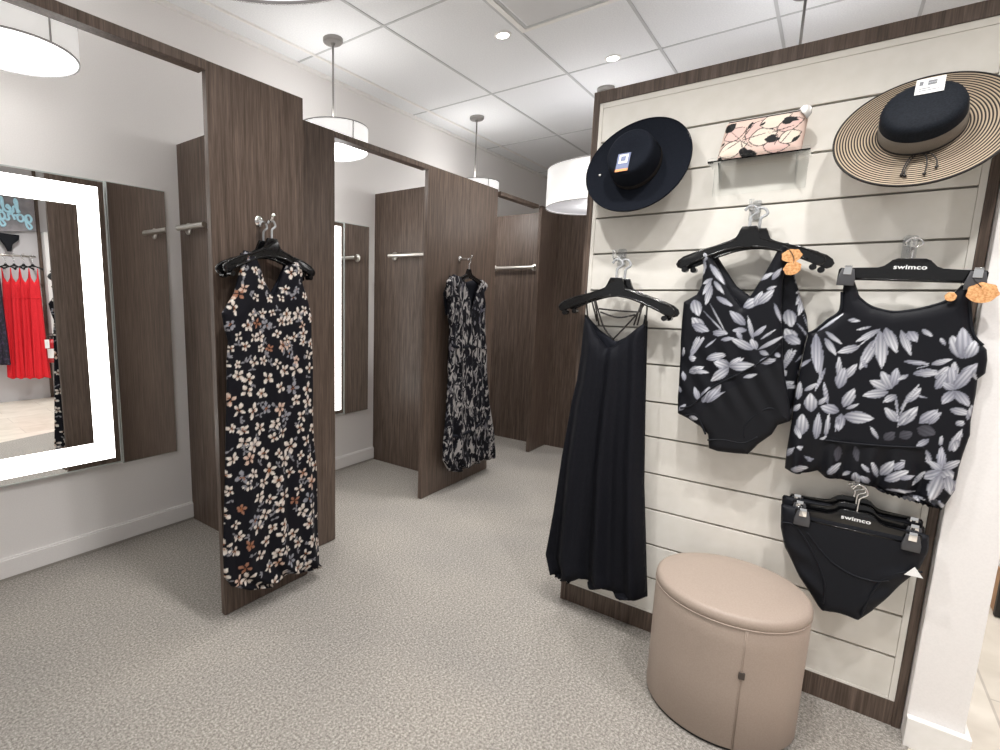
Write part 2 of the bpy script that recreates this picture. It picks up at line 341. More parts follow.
DATA = json.loads('''{"tank_leaves":[[0.125,1.337,0.078,1.298,0.0156],[0.083,1.28,0.038,1.259,0.0218],[0.12,1.308,0.095,1.219,0.025],[0.126,1.33,0.14,1.23,0.0281],[0.135,1.341,0.166,1.275,0.0245],[0.103,1.343,0.072,1.331,0.0075],[0.171,1.335,0.197,1.271,0.0181],[0.187,1.333,0.207,1.306,0.0241],[0.215,1.341,0.237,1.322,0.0115],[0.31,1.259,0.282,1.317,0.0284],[0.315,1.26,0.3,1.338,0.0333],[0.319,1.263,0.327,1.307,0.0255],[-0.029,1.314,-0.013,1.201,0.0263],[-0.006,1.323,0.035,1.288,0.0118],[-0.004,1.301,0.025,1.254,0.0165],[0.044,1.177,0.038,1.236,0.0134],[0.056,1.171,0.079,1.218,0.0201],[0.187,1.242,0.237,1.239,0.012],[0.247,1.237,0.283,1.254,0.0148],[0.212,1.206,0.259,1.217,0.0206],[0.173,1.191,0.175,1.216,0.0153],[0.299,1.198,0.294,1.244,0.017],[0.313,1.199,0.335,1.242,0.0256],[0.262,1.194,0.281,1.23,0.0202],[0.046,1.362,0.071,1.359,0.0114],[-0.024,1.322,0.028,1.376,0.008],[0.125,1.337,0.111,1.271,0.0044],[0.125,1.337,0.083,1.284,0.0044],[0.17,1.219,0.176,1.184,0.0043],[0.247,1.237,0.22,1.224,0.0035],[0.007,1.203,-0.009,1.133,0.0094],[-0.032,1.23,-0.064,1.196,0.0107],[-0.059,1.259,-0.07,1.196,0.0109],[0.107,1.213,0.093,1.241,0.0087],[0.269,1.296,0.257,1.316,0.0081],[-0.005,1.263,-0.004,1.172,0.008],[-0.093,1.295,-0.108,1.255,0.0111],[0.327,1.234,0.344,1.203,0.0076],[0.169,1.155,0.125,1.172,0.0277],[0.172,1.156,0.146,1.2,0.0245],[0.174,1.163,0.175,1.213,0.0215],[0.165,1.144,0.114,1.127,0.025],[0.182,1.139,0.161,1.114,0.0184],[0.182,1.135,0.191,1.086,0.0049],[0.207,1.117,0.23,1.159,0.0207],[0.197,1.094,0.226,1.169,0.0086],[0.197,1.054,0.167,1.09,0.0215],[0.2,1.044,0.229,1.099,0.0277],[0.219,1.207,0.26,1.211,0.0177],[0.266,1.164,0.283,1.217,0.0202],[0.305,1.169,0.291,1.225,0.0256],[0.305,1.169,0.328,1.228,0.0256],[0.305,1.169,0.28,1.183,0.0199],[0.303,1.165,0.287,1.128,0.0227],[0.306,1.165,0.336,1.128,0.0227],[0.301,1.11,0.341,1.102,0.0203],[0.244,1.058,0.274,1.099,0.0267],[0.264,1.058,0.282,1.093,0.0148],[0.048,1.141,0.053,1.201,0.0269],[0.066,1.082,0.083,1.137,0.026],[0.057,1.066,0.015,1.075,0.0298],[0.07,1.052,0.133,1.055,0.0363],[0.063,1.059,0.063,1.009,0.0232],[-0.013,1.055,-0.021,1.109,0.0313],[-0.038,1.122,-0.011,1.149,0.0136],[-0.029,0.974,-0.035,1.036,0.0318],[0.009,0.964,0.007,1.043,0.0206],[-0.0,0.883,-0.002,0.954,0.0315],[-0.047,0.848,-0.007,0.861,0.0217],[-0.07,0.884,-0.048,0.921,0.0144],[-0.053,1.089,-0.053,1.144,0.0177],[0.032,0.977,0.033,1.047,0.0123],[0.051,0.854,0.076,0.891,0.0203],[0.127,0.841,0.118,0.87,0.0233],[0.154,0.848,0.135,0.866,0.0193],[0.178,0.876,0.199,0.926,0.0225],[0.19,0.864,0.232,0.904,0.0252],[0.173,0.868,0.154,0.916,0.0128],[0.206,0.905,0.224,0.931,0.0189],[0.249,0.977,0.218,0.941,0.0303],[0.258,0.982,0.278,0.943,0.0212],[0.307,0.924,0.299,0.987,0.0176],[0.307,0.924,0.28,0.944,0.0176],[0.307,0.924,0.279,0.893,0.0263],[0.306,0.913,0.296,0.835,0.0298],[0.309,0.925,0.331,0.905,0.0267],[0.309,0.928,0.339,0.956,0.0209],[0.321,0.91,0.337,0.857,0.0237],[0.252,0.864,0.272,0.906,0.0124],[0.316,0.983,0.332,1.046,0.0171],[0.321,1.064,0.333,1.077,0.0174],[0.193,0.838,0.255,0.843,0.0095],[0.228,0.813,0.277,0.826,0.0158],[0.184,1.136,0.197,1.054,0.0043],[0.197,1.073,0.207,1.117,0.0043],[0.058,1.051,0.055,1.004,0.0078],[0.026,1.084,0.01,1.151,0.0107],[0.073,1.076,0.099,1.095,0.0105],[0.003,1.081,0.018,1.106,0.0136],[-0.061,1.048,-0.045,1.074,0.0141],[-0.05,1.002,-0.034,0.965,0.017],[0.011,0.949,0.032,0.977,0.0098],[-0.011,0.921,-0.036,0.932,0.014],[0.202,1.202,0.184,1.186,0.0108],[0.25,1.137,0.229,1.141,0.0059],[0.33,1.024,0.325,0.989,0.0125],[0.341,1.081,0.345,1.123,0.0102],[0.269,1.013,0.248,0.987,0.0157],[0.15,0.885,0.131,0.904,0.0118],[0.106,0.875,0.091,0.856,0.0107],[0.22,0.879,0.249,0.893,0.0136],[0.26,0.888,0.252,0.864,0.0073],[0.296,0.832,0.328,0.811,0.0143],[0.341,0.858,0.349,0.909,0.0119],[0.296,0.997,0.295,1.025,0.0085],[0.159,0.993,0.139,1.026,0.01],[0.225,1.091,0.2,1.044,0.0042]],"tank_dark":[[0.175,0.992,0.192,1.024,0.0256],[0.205,1.008,0.233,1.028,0.0277],[0.241,1.044,0.282,1.03,0.0356],[0.069,0.952,0.07,0.898,0.0203],[0.108,0.96,0.119,0.909,0.0166]],"suit_leaves":[[-0.366,1.558,-0.382,1.587,0.0242],[-0.372,1.564,-0.372,1.513,0.0164],[-0.352,1.547,-0.307,1.484,0.0164],[-0.338,1.495,-0.366,1.478,0.0134],[-0.342,1.49,-0.361,1.444,0.0161],[-0.34,1.472,-0.35,1.409,0.0188],[-0.334,1.487,-0.303,1.447,0.0134],[-0.322,1.432,-0.274,1.402,0.0159],[-0.392,1.42,-0.372,1.368,0.0332],[-0.351,1.31,-0.386,1.349,0.0337],[-0.336,1.31,-0.372,1.309,0.0164],[-0.34,1.409,-0.285,1.313,0.0049],[-0.357,1.38,-0.284,1.304,0.0049],[-0.235,1.394,-0.205,1.422,0.0313],[-0.203,1.4,-0.189,1.444,0.0231],[-0.194,1.406,-0.16,1.45,0.0249],[-0.203,1.488,-0.168,1.509,0.0152],[-0.164,1.488,-0.145,1.522,0.0149],[-0.176,1.455,-0.153,1.466,0.0099],[-0.224,1.333,-0.269,1.376,0.0257],[-0.218,1.316,-0.256,1.314,0.0183],[-0.196,1.284,-0.217,1.355,0.0126],[-0.197,1.295,-0.168,1.33,0.0154],[-0.183,1.251,-0.201,1.283,0.0202],[-0.179,1.251,-0.12,1.296,0.0126],[-0.193,1.25,-0.253,1.28,0.0257],[-0.174,1.246,-0.15,1.236,0.0154],[-0.172,1.206,-0.132,1.221,0.0152],[-0.128,1.244,-0.118,1.231,0.0125],[-0.15,1.412,-0.126,1.353,0.0099],[-0.292,1.278,-0.258,1.286,0.0135],[-0.376,1.237,-0.369,1.279,0.014],[-0.361,1.256,-0.348,1.283,0.0111],[-0.34,1.245,-0.312,1.276,0.0066],[-0.386,1.2,-0.368,1.207,0.0225],[-0.331,1.204,-0.279,1.22,0.0194],[-0.256,1.185,-0.295,1.202,0.0265],[-0.256,1.185,-0.222,1.214,0.0159],[-0.256,1.185,-0.189,1.194,0.0212],[-0.32,1.305,-0.279,1.302,0.0191],[-0.229,1.282,-0.246,1.309,0.013],[-0.177,1.285,-0.14,1.32,0.0072],[-0.258,1.184,-0.3,1.195,0.0303],[-0.258,1.181,-0.303,1.132,0.0298],[-0.258,1.184,-0.19,1.194,0.0303],[-0.259,1.188,-0.231,1.216,0.0168],[-0.384,1.15,-0.343,1.173,0.0254],[-0.33,1.207,-0.281,1.226,0.0243],[-0.212,1.149,-0.178,1.163,0.0131],[-0.171,1.21,-0.132,1.217,0.0221],[-0.341,1.048,-0.358,1.091,0.0178],[-0.328,1.042,-0.313,1.097,0.0282],[-0.315,1.044,-0.282,1.108,0.0277],[-0.302,1.053,-0.255,1.089,0.024],[-0.405,1.0,-0.386,1.026,0.0147],[-0.369,0.982,-0.342,0.979,0.0181],[-0.394,1.118,-0.404,1.148,0.0145],[-0.387,1.33,-0.339,1.31,0.0281],[-0.319,1.297,-0.282,1.306,0.0204],[-0.383,1.218,-0.362,1.279,0.0157],[-0.389,1.202,-0.349,1.273,0.01],[-0.371,1.159,-0.325,1.156,0.0143],[-0.404,1.071,-0.416,1.092,0.013],[-0.409,1.208,-0.409,1.239,0.0101]],"suit_plain":[[-0.3197,1.028],[-0.2533,1.1005],[-0.1994,1.1396],[-0.1459,1.1878],[-0.1094,1.2155],[-0.0958,1.165],[-0.0813,1.1042],[-0.0604,1.0094],[-0.1104,0.951],[-0.173,0.8728],[-0.2653,0.8614],[-0.2953,0.8708],[-0.3329,0.9568]],"strings":[[[-0.796,1.4522],[-0.7798,1.3417]],[[-0.7718,1.4248],[-0.7399,1.3265]],[[-0.7549,1.4195],[-0.7143,1.311],[-0.67,1.2558]],[[-0.7597,1.4249],[-0.7305,1.3103]],[[-0.7356,1.3788],[-0.6607,1.3725],[-0.5842,1.3692]],[[-0.7292,1.3653],[-0.6586,1.3457],[-0.5933,1.3584]],[[-0.5621,1.4009],[-0.5928,1.3532],[-0.67,1.2558]],[[-0.552,1.3959],[-0.5504,1.3181]],[[-0.5674,1.406],[-0.5824,1.3167]],[[-0.5744,1.4007],[-0.5949,1.3162]]]}''')
POLY = json.loads('''{"dress":[[-0.796,1.355],[-0.783,1.347],[-0.74,1.27],[-0.695,1.218],[-0.665,1.229],[-0.617,1.276],[-0.565,1.323],[-0.561,1.37],[-0.552,1.311],[-0.539,1.102],[-0.532,1.022],[-0.511,0.677],[-0.475,0.324],[-0.46,0.191],[-0.553,0.161],[-0.587,0.168],[-0.658,0.158],[-0.714,0.17],[-0.735,0.181],[-0.783,0.144],[-0.865,0.153],[-0.895,0.247],[-0.875,0.454],[-0.855,0.723],[-0.827,0.982],[-0.811,1.072],[-0.802,1.189]],"suit":[[-0.376,1.599],[-0.359,1.585],[-0.322,1.526],[-0.281,1.452],[-0.242,1.396],[-0.219,1.44],[-0.188,1.509],[-0.163,1.577],[-0.153,1.611],[-0.131,1.61],[-0.127,1.548],[-0.135,1.489],[-0.131,1.429],[-0.125,1.365],[-0.114,1.287],[-0.107,1.219],[-0.096,1.165],[-0.081,1.104],[-0.065,1.03],[-0.066,1.012],[-0.098,0.993],[-0.111,0.958],[-0.147,0.915],[-0.173,0.873],[-0.215,0.868],[-0.266,0.865],[-0.295,0.871],[-0.303,0.923],[-0.332,0.949],[-0.375,0.973],[-0.41,0.987],[-0.416,1.053],[-0.418,1.154],[-0.425,1.268],[-0.427,1.336],[-0.427,1.411],[-0.387,1.439],[-0.374,1.473],[-0.373,1.534],[-0.384,1.581]],"suit2":[[-0.169,1.591],[-0.123,1.549],[-0.095,1.456],[-0.061,1.363],[-0.055,1.306],[-0.061,1.187],[-0.062,1.065],[-0.067,1.011],[-0.117,1.003],[-0.163,1.248],[-0.18,1.421]],"tank":[[0.022,1.482],[0.05,1.48],[0.068,1.43],[0.1,1.403],[0.148,1.39],[0.192,1.398],[0.227,1.409],[0.258,1.424],[0.283,1.47],[0.304,1.472],[0.306,1.413],[0.316,1.351],[0.328,1.318],[0.34,1.307],[0.355,1.288],[0.36,1.26],[0.361,1.22],[0.348,1.202],[0.35,1.158],[0.35,1.076],[0.354,1.038],[0.347,0.979],[0.344,0.933],[0.345,0.866],[0.326,0.801],[0.298,0.803],[0.241,0.813],[0.183,0.824],[0.161,0.835],[0.122,0.839],[0.095,0.835],[0.046,0.838],[0.024,0.853],[-0.005,0.839],[-0.039,0.832],[-0.064,0.84],[-0.065,0.901],[-0.062,1.004],[-0.063,1.087],[-0.057,1.19],[-0.054,1.258],[-0.048,1.315],[-0.031,1.322],[0.001,1.359],[0.026,1.387],[0.024,1.447]],"bikini":[[-0.06,0.734],[-0.007,0.759],[0.042,0.757],[0.084,0.751],[0.134,0.754],[0.192,0.753],[0.239,0.75],[0.297,0.748],[0.308,0.712],[0.312,0.664],[0.301,0.607],[0.265,0.533],[0.211,0.42],[0.181,0.377],[0.135,0.381],[0.089,0.372],[0.076,0.386],[0.018,0.468],[-0.034,0.563],[-0.053,0.632]],"dress1":[[1.252,1.59],[1.304,1.582],[1.322,1.543],[1.35,1.472],[1.395,1.404],[1.411,1.422],[1.445,1.508],[1.481,1.56],[1.529,1.578],[1.557,1.549],[1.556,1.469],[1.587,1.389],[1.607,1.32],[1.606,1.227],[1.614,1.081],[1.611,0.815],[1.619,0.704],[1.637,0.554],[1.641,0.293],[1.653,0.102],[1.652,0.053],[1.584,0.065],[1.511,0.085],[1.421,0.102],[1.354,0.081],[1.229,0.122],[1.141,0.18],[1.11,0.235],[1.11,0.365],[1.12,0.494],[1.136,0.741],[1.143,0.862],[1.153,1.019],[1.158,1.142],[1.168,1.226],[1.154,1.274],[1.143,1.338],[1.2,1.413],[1.231,1.51]],"dress2":[[3.039,1.584],[3.167,1.562],[3.227,1.466],[3.305,1.33],[3.364,1.483],[3.386,1.564],[3.438,1.562],[3.511,1.535],[3.523,1.503],[3.467,1.464],[3.5,1.382],[3.494,1.306],[3.504,1.184],[3.545,0.997],[3.554,0.886],[3.614,0.622],[3.663,0.5],[3.73,0.337],[3.768,0.179],[3.775,0.109],[3.544,0.133],[3.371,0.125],[3.193,0.122],[3.038,0.169],[2.962,0.262],[2.956,0.389],[2.97,0.503],[2.981,0.617],[2.985,0.767],[2.999,0.879],[2.989,0.923],[2.993,1.091],[2.998,1.222],[2.966,1.312],[2.972,1.386],[2.938,1.433],[2.929,1.473],[2.944,1.539]]}''')
CAM_R = [[0.637692, -0.770115, 0.016488], [-0.105208, -0.108282, -0.988537], [0.763073, 0.628648, -0.150073]]
CAM_F = 518.183
CAM_C = (397.960, 378.778)
SEAM_DEG = -160.8
TAG_Z = .272
EXPOSURE = 0.0
WORLD = .6
UP = 2.5
CANS = ((1.35,1.05,80),(1.3,.35,85),(1.25,-.35,85),(.55,.3,45),(.2,1.3,26),(3.014,1.706,70),(3.719,1.28,70),(.3,-1.3,60),(1.6,-1.4,90),(2.9,-1.2,90),(-1.2,.6,30),(5.6,1.6,110),(5.6,-.6,90),(4.2,.3,60))
# ------------------------------------------------------------------ room shell
CZ = 2.995
WY = 3.0
# carpet, its front edge running at a slight angle to the tile floor
def edge_y(x): return -.08 - .295*(x - 1.3)
bm = bm_new()
xs = [-2.5, 2.40, 4.8]
def prism(poly, z0, z1):
    bm = bm_new()
    a = [bm.verts.new((x, y, z0)) for x, y in poly]; b = [bm.verts.new((x, y, z1)) for x, y in poly]
    n = len(poly); bm.faces.new(a[::-1]); bm.faces.new(b)
    for i in range(n): bm.faces.new((a[i], a[(i+1) % n], b[(i+1) % n], b[i]))
    return bm
bm.free()
carpet_poly = [(-2.5, edge_y(-2.5)), (2.25, edge_y(2.25)), (2.25, -.36), (8.0, -.36), (8.0, WY), (-2.5, WY)]
structure(new_obj('floor', finish(prism(carpet_poly, -.05, 0), 'floor'), M['carpet']))
structure(new_obj('floor_store', finish(prism([(-2.5, -3.2), (8.0, -3.2), (8.0, 1.5), (-2.5, 1.5)], -.08, -.004), 'floor_store'), M['tile']))
structure(box('ceiling', M['ceil'], -2.5, 8.0, -3.2, WY + .1, CZ, CZ + .06, bev=0))
structure(box('wall_left', M['wall'], -2.5, 8.0, WY, WY + .1, -.02, CZ, bev=0))
structure(box('wall_back', M['wall'], 8.0, 8.1, -3.2, WY + .1, -.02, CZ, bev=0))
structure(box('wall_right', M['store_wall'], -2.5, 8.0, -3.3, -3.2, -.02, CZ, bev=0))
structure(box('wall_end', M['wood'], 4.800, 4.85, -.40, 2.0475, 0.0, 2.245, bev=.001))
structure(box('wall_near', M['wall'], -1.30, -1.25, 1.925, WY, 0, 2.285, bev=.001))
# ceiling grid and the border moulding along the wall
def grid_bar(i, x0, x1, y0, y1, dz=.004):
    structure(box('trim_%d' % i, M['grid'], x0, x1, y0, y1, CZ - dz, CZ + .01, bev=0))
k = 1
for y in (2.207, 1.604, 1.004, .40, -.20, -.80):
    grid_bar(k, -2.5, 8.0, y - .008, y + .008); k += 1
for x in (-.05, 1.22, 2.492, 3.767, 5.03, 6.3):
    grid_bar(k, x - .007, x + .007, -3.2, WY, .0035); k += 1
structure(box('trim_%d' % k, M['trim'], -2.5, 8.0, 2.80, 2.816, CZ - .012, CZ + .01, bev=.002)); k += 1
structure(box('trim_%d' % k, M['trim'], -2.5, 8.0, WY - .022, WY + .01, CZ - .022, CZ + .01, bev=.004)); k += 1

# baseboards in the three stalls
for i, (x0, x1) in enumerate(((-1.25, 1.600), (1.632, 3.303), (3.335, 4.779)), 1):
    bm = bm_new(); add_box(bm, x0, x1, WY - .016, WY + .005, .014, .104, .001); add_box(bm, x0, x1, WY - .010, WY + .005, .104, .112, .001)
    structure(new_obj('baseboard_stall_%d' % i, finish(bm, 'baseboard'), M['wall'], None, ((x0+x1)/2, WY, 0)))
    structure(box('trim_base_%d' % i, M['groove'], x0, x1, WY - .012, WY - .0005, .0005, .0135, bev=0))  # grey strip whose colour stands in for the shadow under the baseboard

# white pillar to the right of the slat wall, with its base
structure(box('wall_pillar', M['wall'], 2.232, 2.56, -.462, -.334, 0, CZ, bev=.003))
bm = bm_new(); add_box(bm, 2.205, 2.2315, -.476, -.3325, -.004, .098, .003); add_box(bm, 2.2315, 2.575, -.476, -.4625, -.004, .098, .003)
structure(new_obj('baseboard_pillar', finish(bm, 'baseboard'), M['trim'], None, (2.22, -.41, 0)))

# ------------------------------------------------------------------ fitting-room partitions
PW = .028
def partition(label, y_front_left, x_left, x_div, z_left, y_front_right=None, x_right=None, z_right=None, y_end=WY, zd=2.262, loc=None):
    t = thing('fitting_room_partition', label, 'partition', (x_div, 2.4, 0), 'fitting room partitions')
    box('divider_panel', M['wood'], x_div, x_div + PW, y_front_left + PW + .0005, y_end - .0, .0, zd, t, .001)
    box('front_panel', M['wood'], x_left, x_div + PW, y_front_left, y_front_left + PW, .004, z_left, t, .0012)
    if x_right:
        box('side_panel', M['wood'], x_div + PW + .0005, x_right, y_front_right, y_front_right + PW, .004, z_right, t, .0012)
    return t
Y1, Y0 = 1.922, 2.100
partition('dark wood partition whose front panel carries the cream flowered maxi dress', Y1, 1.156, 1.602, 2.286, Y0, 1.994, 2.270)
partition('dark wood partition whose front panel carries the grey mottled dress', Y0, 2.826, 3.305, 2.268, Y0, 3.745, 2.268)
partition('dark wood partition meeting the end wall at the far end of the corridor', 2.048, 4.438, 4.781, 2.240, None, None, None, zd=2.245)

def header(label, x0, x1, y, z1, h=.030):
    bm = bm_new(); add_box(bm, x0, x1, y - .002, y + .050, z1 - h, z1, .0015)
    return tag(new_obj('header_beam', finish(bm, 'header'), M['wood'], None, ((x0+x1)/2, y, z1)), label, 'beam', 'beams over the fitting room openings')
header('long dark wood beam over the opening of the nearest stall with the lit mirror', -1.25, 1.1555, Y1, 2.286, .036)
header('dark wood beam over the opening between the two hung dresses', 1.9945, 2.8255, Y0, 2.268)
header('dark wood beam over the farthest opening, beyond the grey mottled dress', 3.7455, 4.4375, 2.080, 2.252)

# hanging rails on the dividers
def rail(label, x_face, y0, y1, z, r=.015):
    t = thing('hanging_rail', label, 'rail', (x_face, (y0+y1)/2, z), 'rails on the stall dividers')
    bm = bm_new()
    xo = x_face - .055
    add_tube(bm, [(xo, y0 - .02, z), (xo, y1 + .02, z)], r, 16)
    new_obj('bar', finish(bm, 'bar', True, 40), M['steel'], t)
    for y in (y0, y1):
        bm = bm_new()
        add_lathe(bm, [(.033, .0005), (.033, .006), (.029, .010), (.014, .012), (.012, .055)], (x_face, y, z), (Vector((0,1,0)), Vector((0,0,1)), Vector((-1,0,0))), 24)
        new_obj('flange', finish(bm, 'flange', True, 40), M['steel'], t)
    return t
rail('brushed steel rail inside the nearest stall, beside the lit mirror', 1.602, 2.66, 2.90, 1.785)
rail('brushed steel rail on the divider behind the grey mottled dress panel', 3.305, 2.34, 2.776, 1.752)
rail('brushed steel rail with both flanges in view in the farthest stall', 4.781, 2.25, 2.69, 1.735)

# ------------------------------------------------------------------ mirrors
def lit_mirror(label, x0, x1, z0=.476, z1=1.988, yb=WY, turn=0.0):
    t = thing('lit_mirror', label, 'mirror', ((x0+x1)/2, yb, z0))
    yf = yb - .013
    bm = bm_new()
    add_box(bm, x0, x1, yf + .002, yb - .0005, z0, z1, .001)
    new_obj('backing', finish(bm, 'backing'), M['mirror_edge'], t)
    def ring(name, mat, m0, m1, y):
        bm = bm_new()
        o = [(x0+m0, z0+m0), (x1-m0, z0+m0), (x1-m0, z1-m0), (x0+m0, z1-m0)]
        i = [(x0+m1, z0+m1), (x1-m1, z0+m1), (x1-m1, z1-m1), (x0+m1, z1-m1)]
        for k in range(4):
            p = [o[k], o[(k+1) % 4], i[(k+1) % 4], i[k]]
            a = [bm.verts.new((x, y, z)) for x, z in p]; b = [bm.verts.new((x, y + .004, z)) for x, z in p]
            bm.faces.new(a); bm.faces.new(b[::-1])
            for q in range(4): bm.faces.new((a[q], b[q], b[(q+1) % 4], a[(q+1) % 4]))
        bmesh.ops.remove_doubles(bm, verts=bm.verts[:], dist=1e-5)
        return new_obj(name, finish(bm, name), mat, t)
    ring('edge_frame', M['mirror_edge'], 0, .006, yf - .003)
    ring('mirror_border', M['mirror'], .006, .034, yf - .001)
    ring('light_band', M['led'], .034, .134, yf - .0015)
    bm = bm_new(); add_box(bm, x0 + .134, x1 - .134, yf - .001, yf + .003, z0 + .134, z1 - .134)
    new_obj('mirror_glass', finish(bm, 'glass'), M['mirror'], t)
    if turn: t.rotation_euler.z = -turn; t.location.y -= turn*(x1-x0)/2 + .0005
    return t
lit_mirror('large mirror with a glowing border in the nearest stall, red dresses reflected in it', .34, 1.180, .481, 1.980, WY, .0326)
lit_mirror('narrow visible edge of a light-bordered mirror in the stall between the two hung dresses', 2.09, 2.934)
def side_mirror(label, x0, x1, z0=.462, z1=1.990):
    t = thing('side_mirror', label, 'mirror', ((x0+x1)/2, WY, z0), 'plain mirrors beside the lit ones')
    box('backing', M['mirror_edge'], x0, x1, WY - .010, WY - .0005, z0, z1, t, .001)
    box('mirror_glass', M['mirror'], x0 + .004, x1 - .004, WY - .014, WY - .0102, z0 + .004, z1 - .004, t, 0)
    return t
side_mirror('plain mirror strip beside the glowing mirror, reflecting dark wood, in the nearest stall', 1.197, 1.514)
side_mirror('plain mirror strip reflecting dark wood in the stall between the two hung dresses', 2.939, 3.224)

# ------------------------------------------------------------------ lamps
def pendant(label, x, y, r, zb, zt, power, sh='shade', df='diffuser', group='drum pendant lamps', zc=CZ):
    t = thing('pendant_lamp', label, 'lamp', (x, y, zb), group)
    bm = bm_new(); add_lathe(bm, [(.062, 0), (.062, -.016), (.055, -.024), (.016, -.026), (.012, -.04)], (x, y, zc), 'Z', 32)
    new_obj('canopy', finish(bm, 'canopy', True, 40), M['rod'], t)
    bm = bm_new(); add_tube(bm, [(x, y, zc - .03), (x, y, zt - .02)], .0065, 12)
    new_obj('rod', finish(bm, 'rod', True), M['rod'], t)
    bm = bm_new(); add_lathe(bm, [(r, zb - zb), (r, zt - zb), (r - .003, zt - zb), (r - .003, 0), (r, 0)], (x, y, zb), 'Z', 72, False, False)
    add_box(bm, x + r*.35, x + r*.35 + .0002, y - r - .0, y - r - .0, zb, zt) if False else None
    bmesh.ops.remove_doubles(bm, verts=bm.verts[:], dist=1e-5)
    s = new_obj('shade', finish(bm, 'shade', True, 40), M[sh], t)
    for nm, z in (('lower_binding', zb), ('upper_binding', zt - .004)):
        bm = bm_new(); add_lathe(bm, [(r + .0014, 0), (r + .0014, .007), (r - .004, .007), (r - .004, 0), (r + .0014, 0)], (x, y, z), 'Z', 72, False, False)
        new_obj(nm, finish(bm, nm, True, 40), M['shade_trim'], t)
    bm = bm_new()                                      # the sewn seam up one side of the shade
    a0 = math.atan2(-y, -x) + .55
    P = lambda a, rr, z: (x + rr*math.cos(a), y + rr*math.sin(a), z)
    vs = [bm.verts.new(P(a, rr, z)) for rr in (r - .001, r + .0012) for z in (zb + .004, zt - .004) for a in (a0, a0 + .008/r)]
    for q in ((0,1,3,2), (4,5,7,6), (0,1,5,4), (2,3,7,6), (0,2,6,4), (1,3,7,5)): bm.faces.new([vs[i] for i in q])
    new_obj('seam', finish(bm, 'seam'), M['shade_trim'], t)
    bm = bm_new(); add_lathe(bm, [(r - .004, .010), (r - .004, .014)], (x, y, zb), 'Z', 72)
    new_obj('diffuser', finish(bm, 'diffuser', True, 40), M[df], t)
    # a spider arm that holds the shade to its rod
    bm = bm_new()
    for k in range(3):
        a = k*2*PI/3; add_tube(bm, [(x, y, zt - .02), (x + (r - .003)*math.cos(a), y + (r - .003)*math.sin(a), zt - .006)], .002, 6)
    new_obj('spider', finish(bm, 'spider'), M['rod'], t)
    if power:
        light('POINT', (x, y, zb - .05), power, .12)
    light('POINT', (x, y, zt + .03), UP*(1 if r < .3 else .45), .10)
    return t
def light(kind, loc, power, radius, color=(1, .985, .965), spot=None, blend=.6, parent=None, rot=None):
    l = bpy.data.lights.new('lamp_light', kind); l.energy = power; l.color = color; l.shadow_soft_size = radius
    if kind == 'SPOT':
        l.spot_size = math.radians(spot); l.spot_blend = blend
    o = bpy.data.objects.new('lamp_light', l); C.objects.link(o); o.location = loc
    if rot: o.rotation_euler = rot
    return o
pendant('white drum lamp over the nearest stall, half hidden by its beam', .715, 2.56, .225, 2.325, 2.468, 4, 'shade_dim')
pendant('white drum lamp on a long rod over the stall between the two hung dresses', 2.418, 2.56, .222, 2.325, 2.468, 9)
pendant('white drum lamp over the farthest stall, mostly hidden by the panel with the grey dress', 4.141, 2.565, .215, 2.300, 2.440, 15)
pendant('wide white drum lamp hanging in the corridor beside the black felt hat', 4.18, 1.475, .385, 2.135, 2.425, 3, 'shade_wide', 'diffuser_soft')
pendant('drum lamp overhead in the corridor, only its lower rim in view', .615, .914, .385, 2.135, 2.425, 0, 'shade', 'diffuser_soft')
pendant('drum lamp behind the slat wall, only its rod in view above the boards', 3.55, .27, .385, 2.135, 2.425, 8, 'shade', 'diffuser_soft')

def downlight(label, x, y):
    t = thing('recessed_downlight', label, 'ceiling light', (x, y, CZ), 'recessed spots in the ceiling tiles')
    bm = bm_new(); add_lathe(bm, [(.052, 0), (.052, -.004), (.037, -.005), (.037, 0)], (x, y, CZ), 'Z', 32, False, False)
    new_obj('trim_ring', finish(bm, 'ring', True, 40), M['trim'], t)
    bm = bm_new(); add_lathe(bm, [(.036, -.0005), (.036, -.003)], (x, y, CZ), 'Z', 32)
    new_obj('lens', finish(bm, 'lens'), M['bulb'], t)
downlight('small bright recessed spot near the square air diffuser', 3.014, 1.706)
downlight('small bright recessed spot above the black felt hat', 3.719, 1.28)

# square plaque air diffuser in the ceiling
t = thing('air_diffuser', 'square white air diffuser set in the ceiling between the tiles', 'vent', (2.76, 1.304, CZ))
def sq_ring(name, mat, cx, cy, a, b, z0, z1):
    bm = bm_new()
    for sx0, sx1, sy0, sy1 in ((-a, -b, -a, a), (b, a, -a, a), (-b, b, -a, -b), (-b, b, b, a)):
        add_box(bm, cx + sx0, cx + sx1, cy + sy0, cy + sy1, z0, z1)
    return new_obj(name, finish(bm, name), mat, t)
sq_ring('frame', M['trim'], 2.765, 1.304, .292, .262, CZ - .006, CZ + .001)
sq_ring('throat', M['grid'], 2.765, 1.304, .262, .245, CZ - .002, CZ + .001)
box('plaque', M['plate'], 2.765 - .225, 2.765 + .225, 1.304 - .225, 1.304 + .225, CZ - .012, CZ - .0005, t, .004)

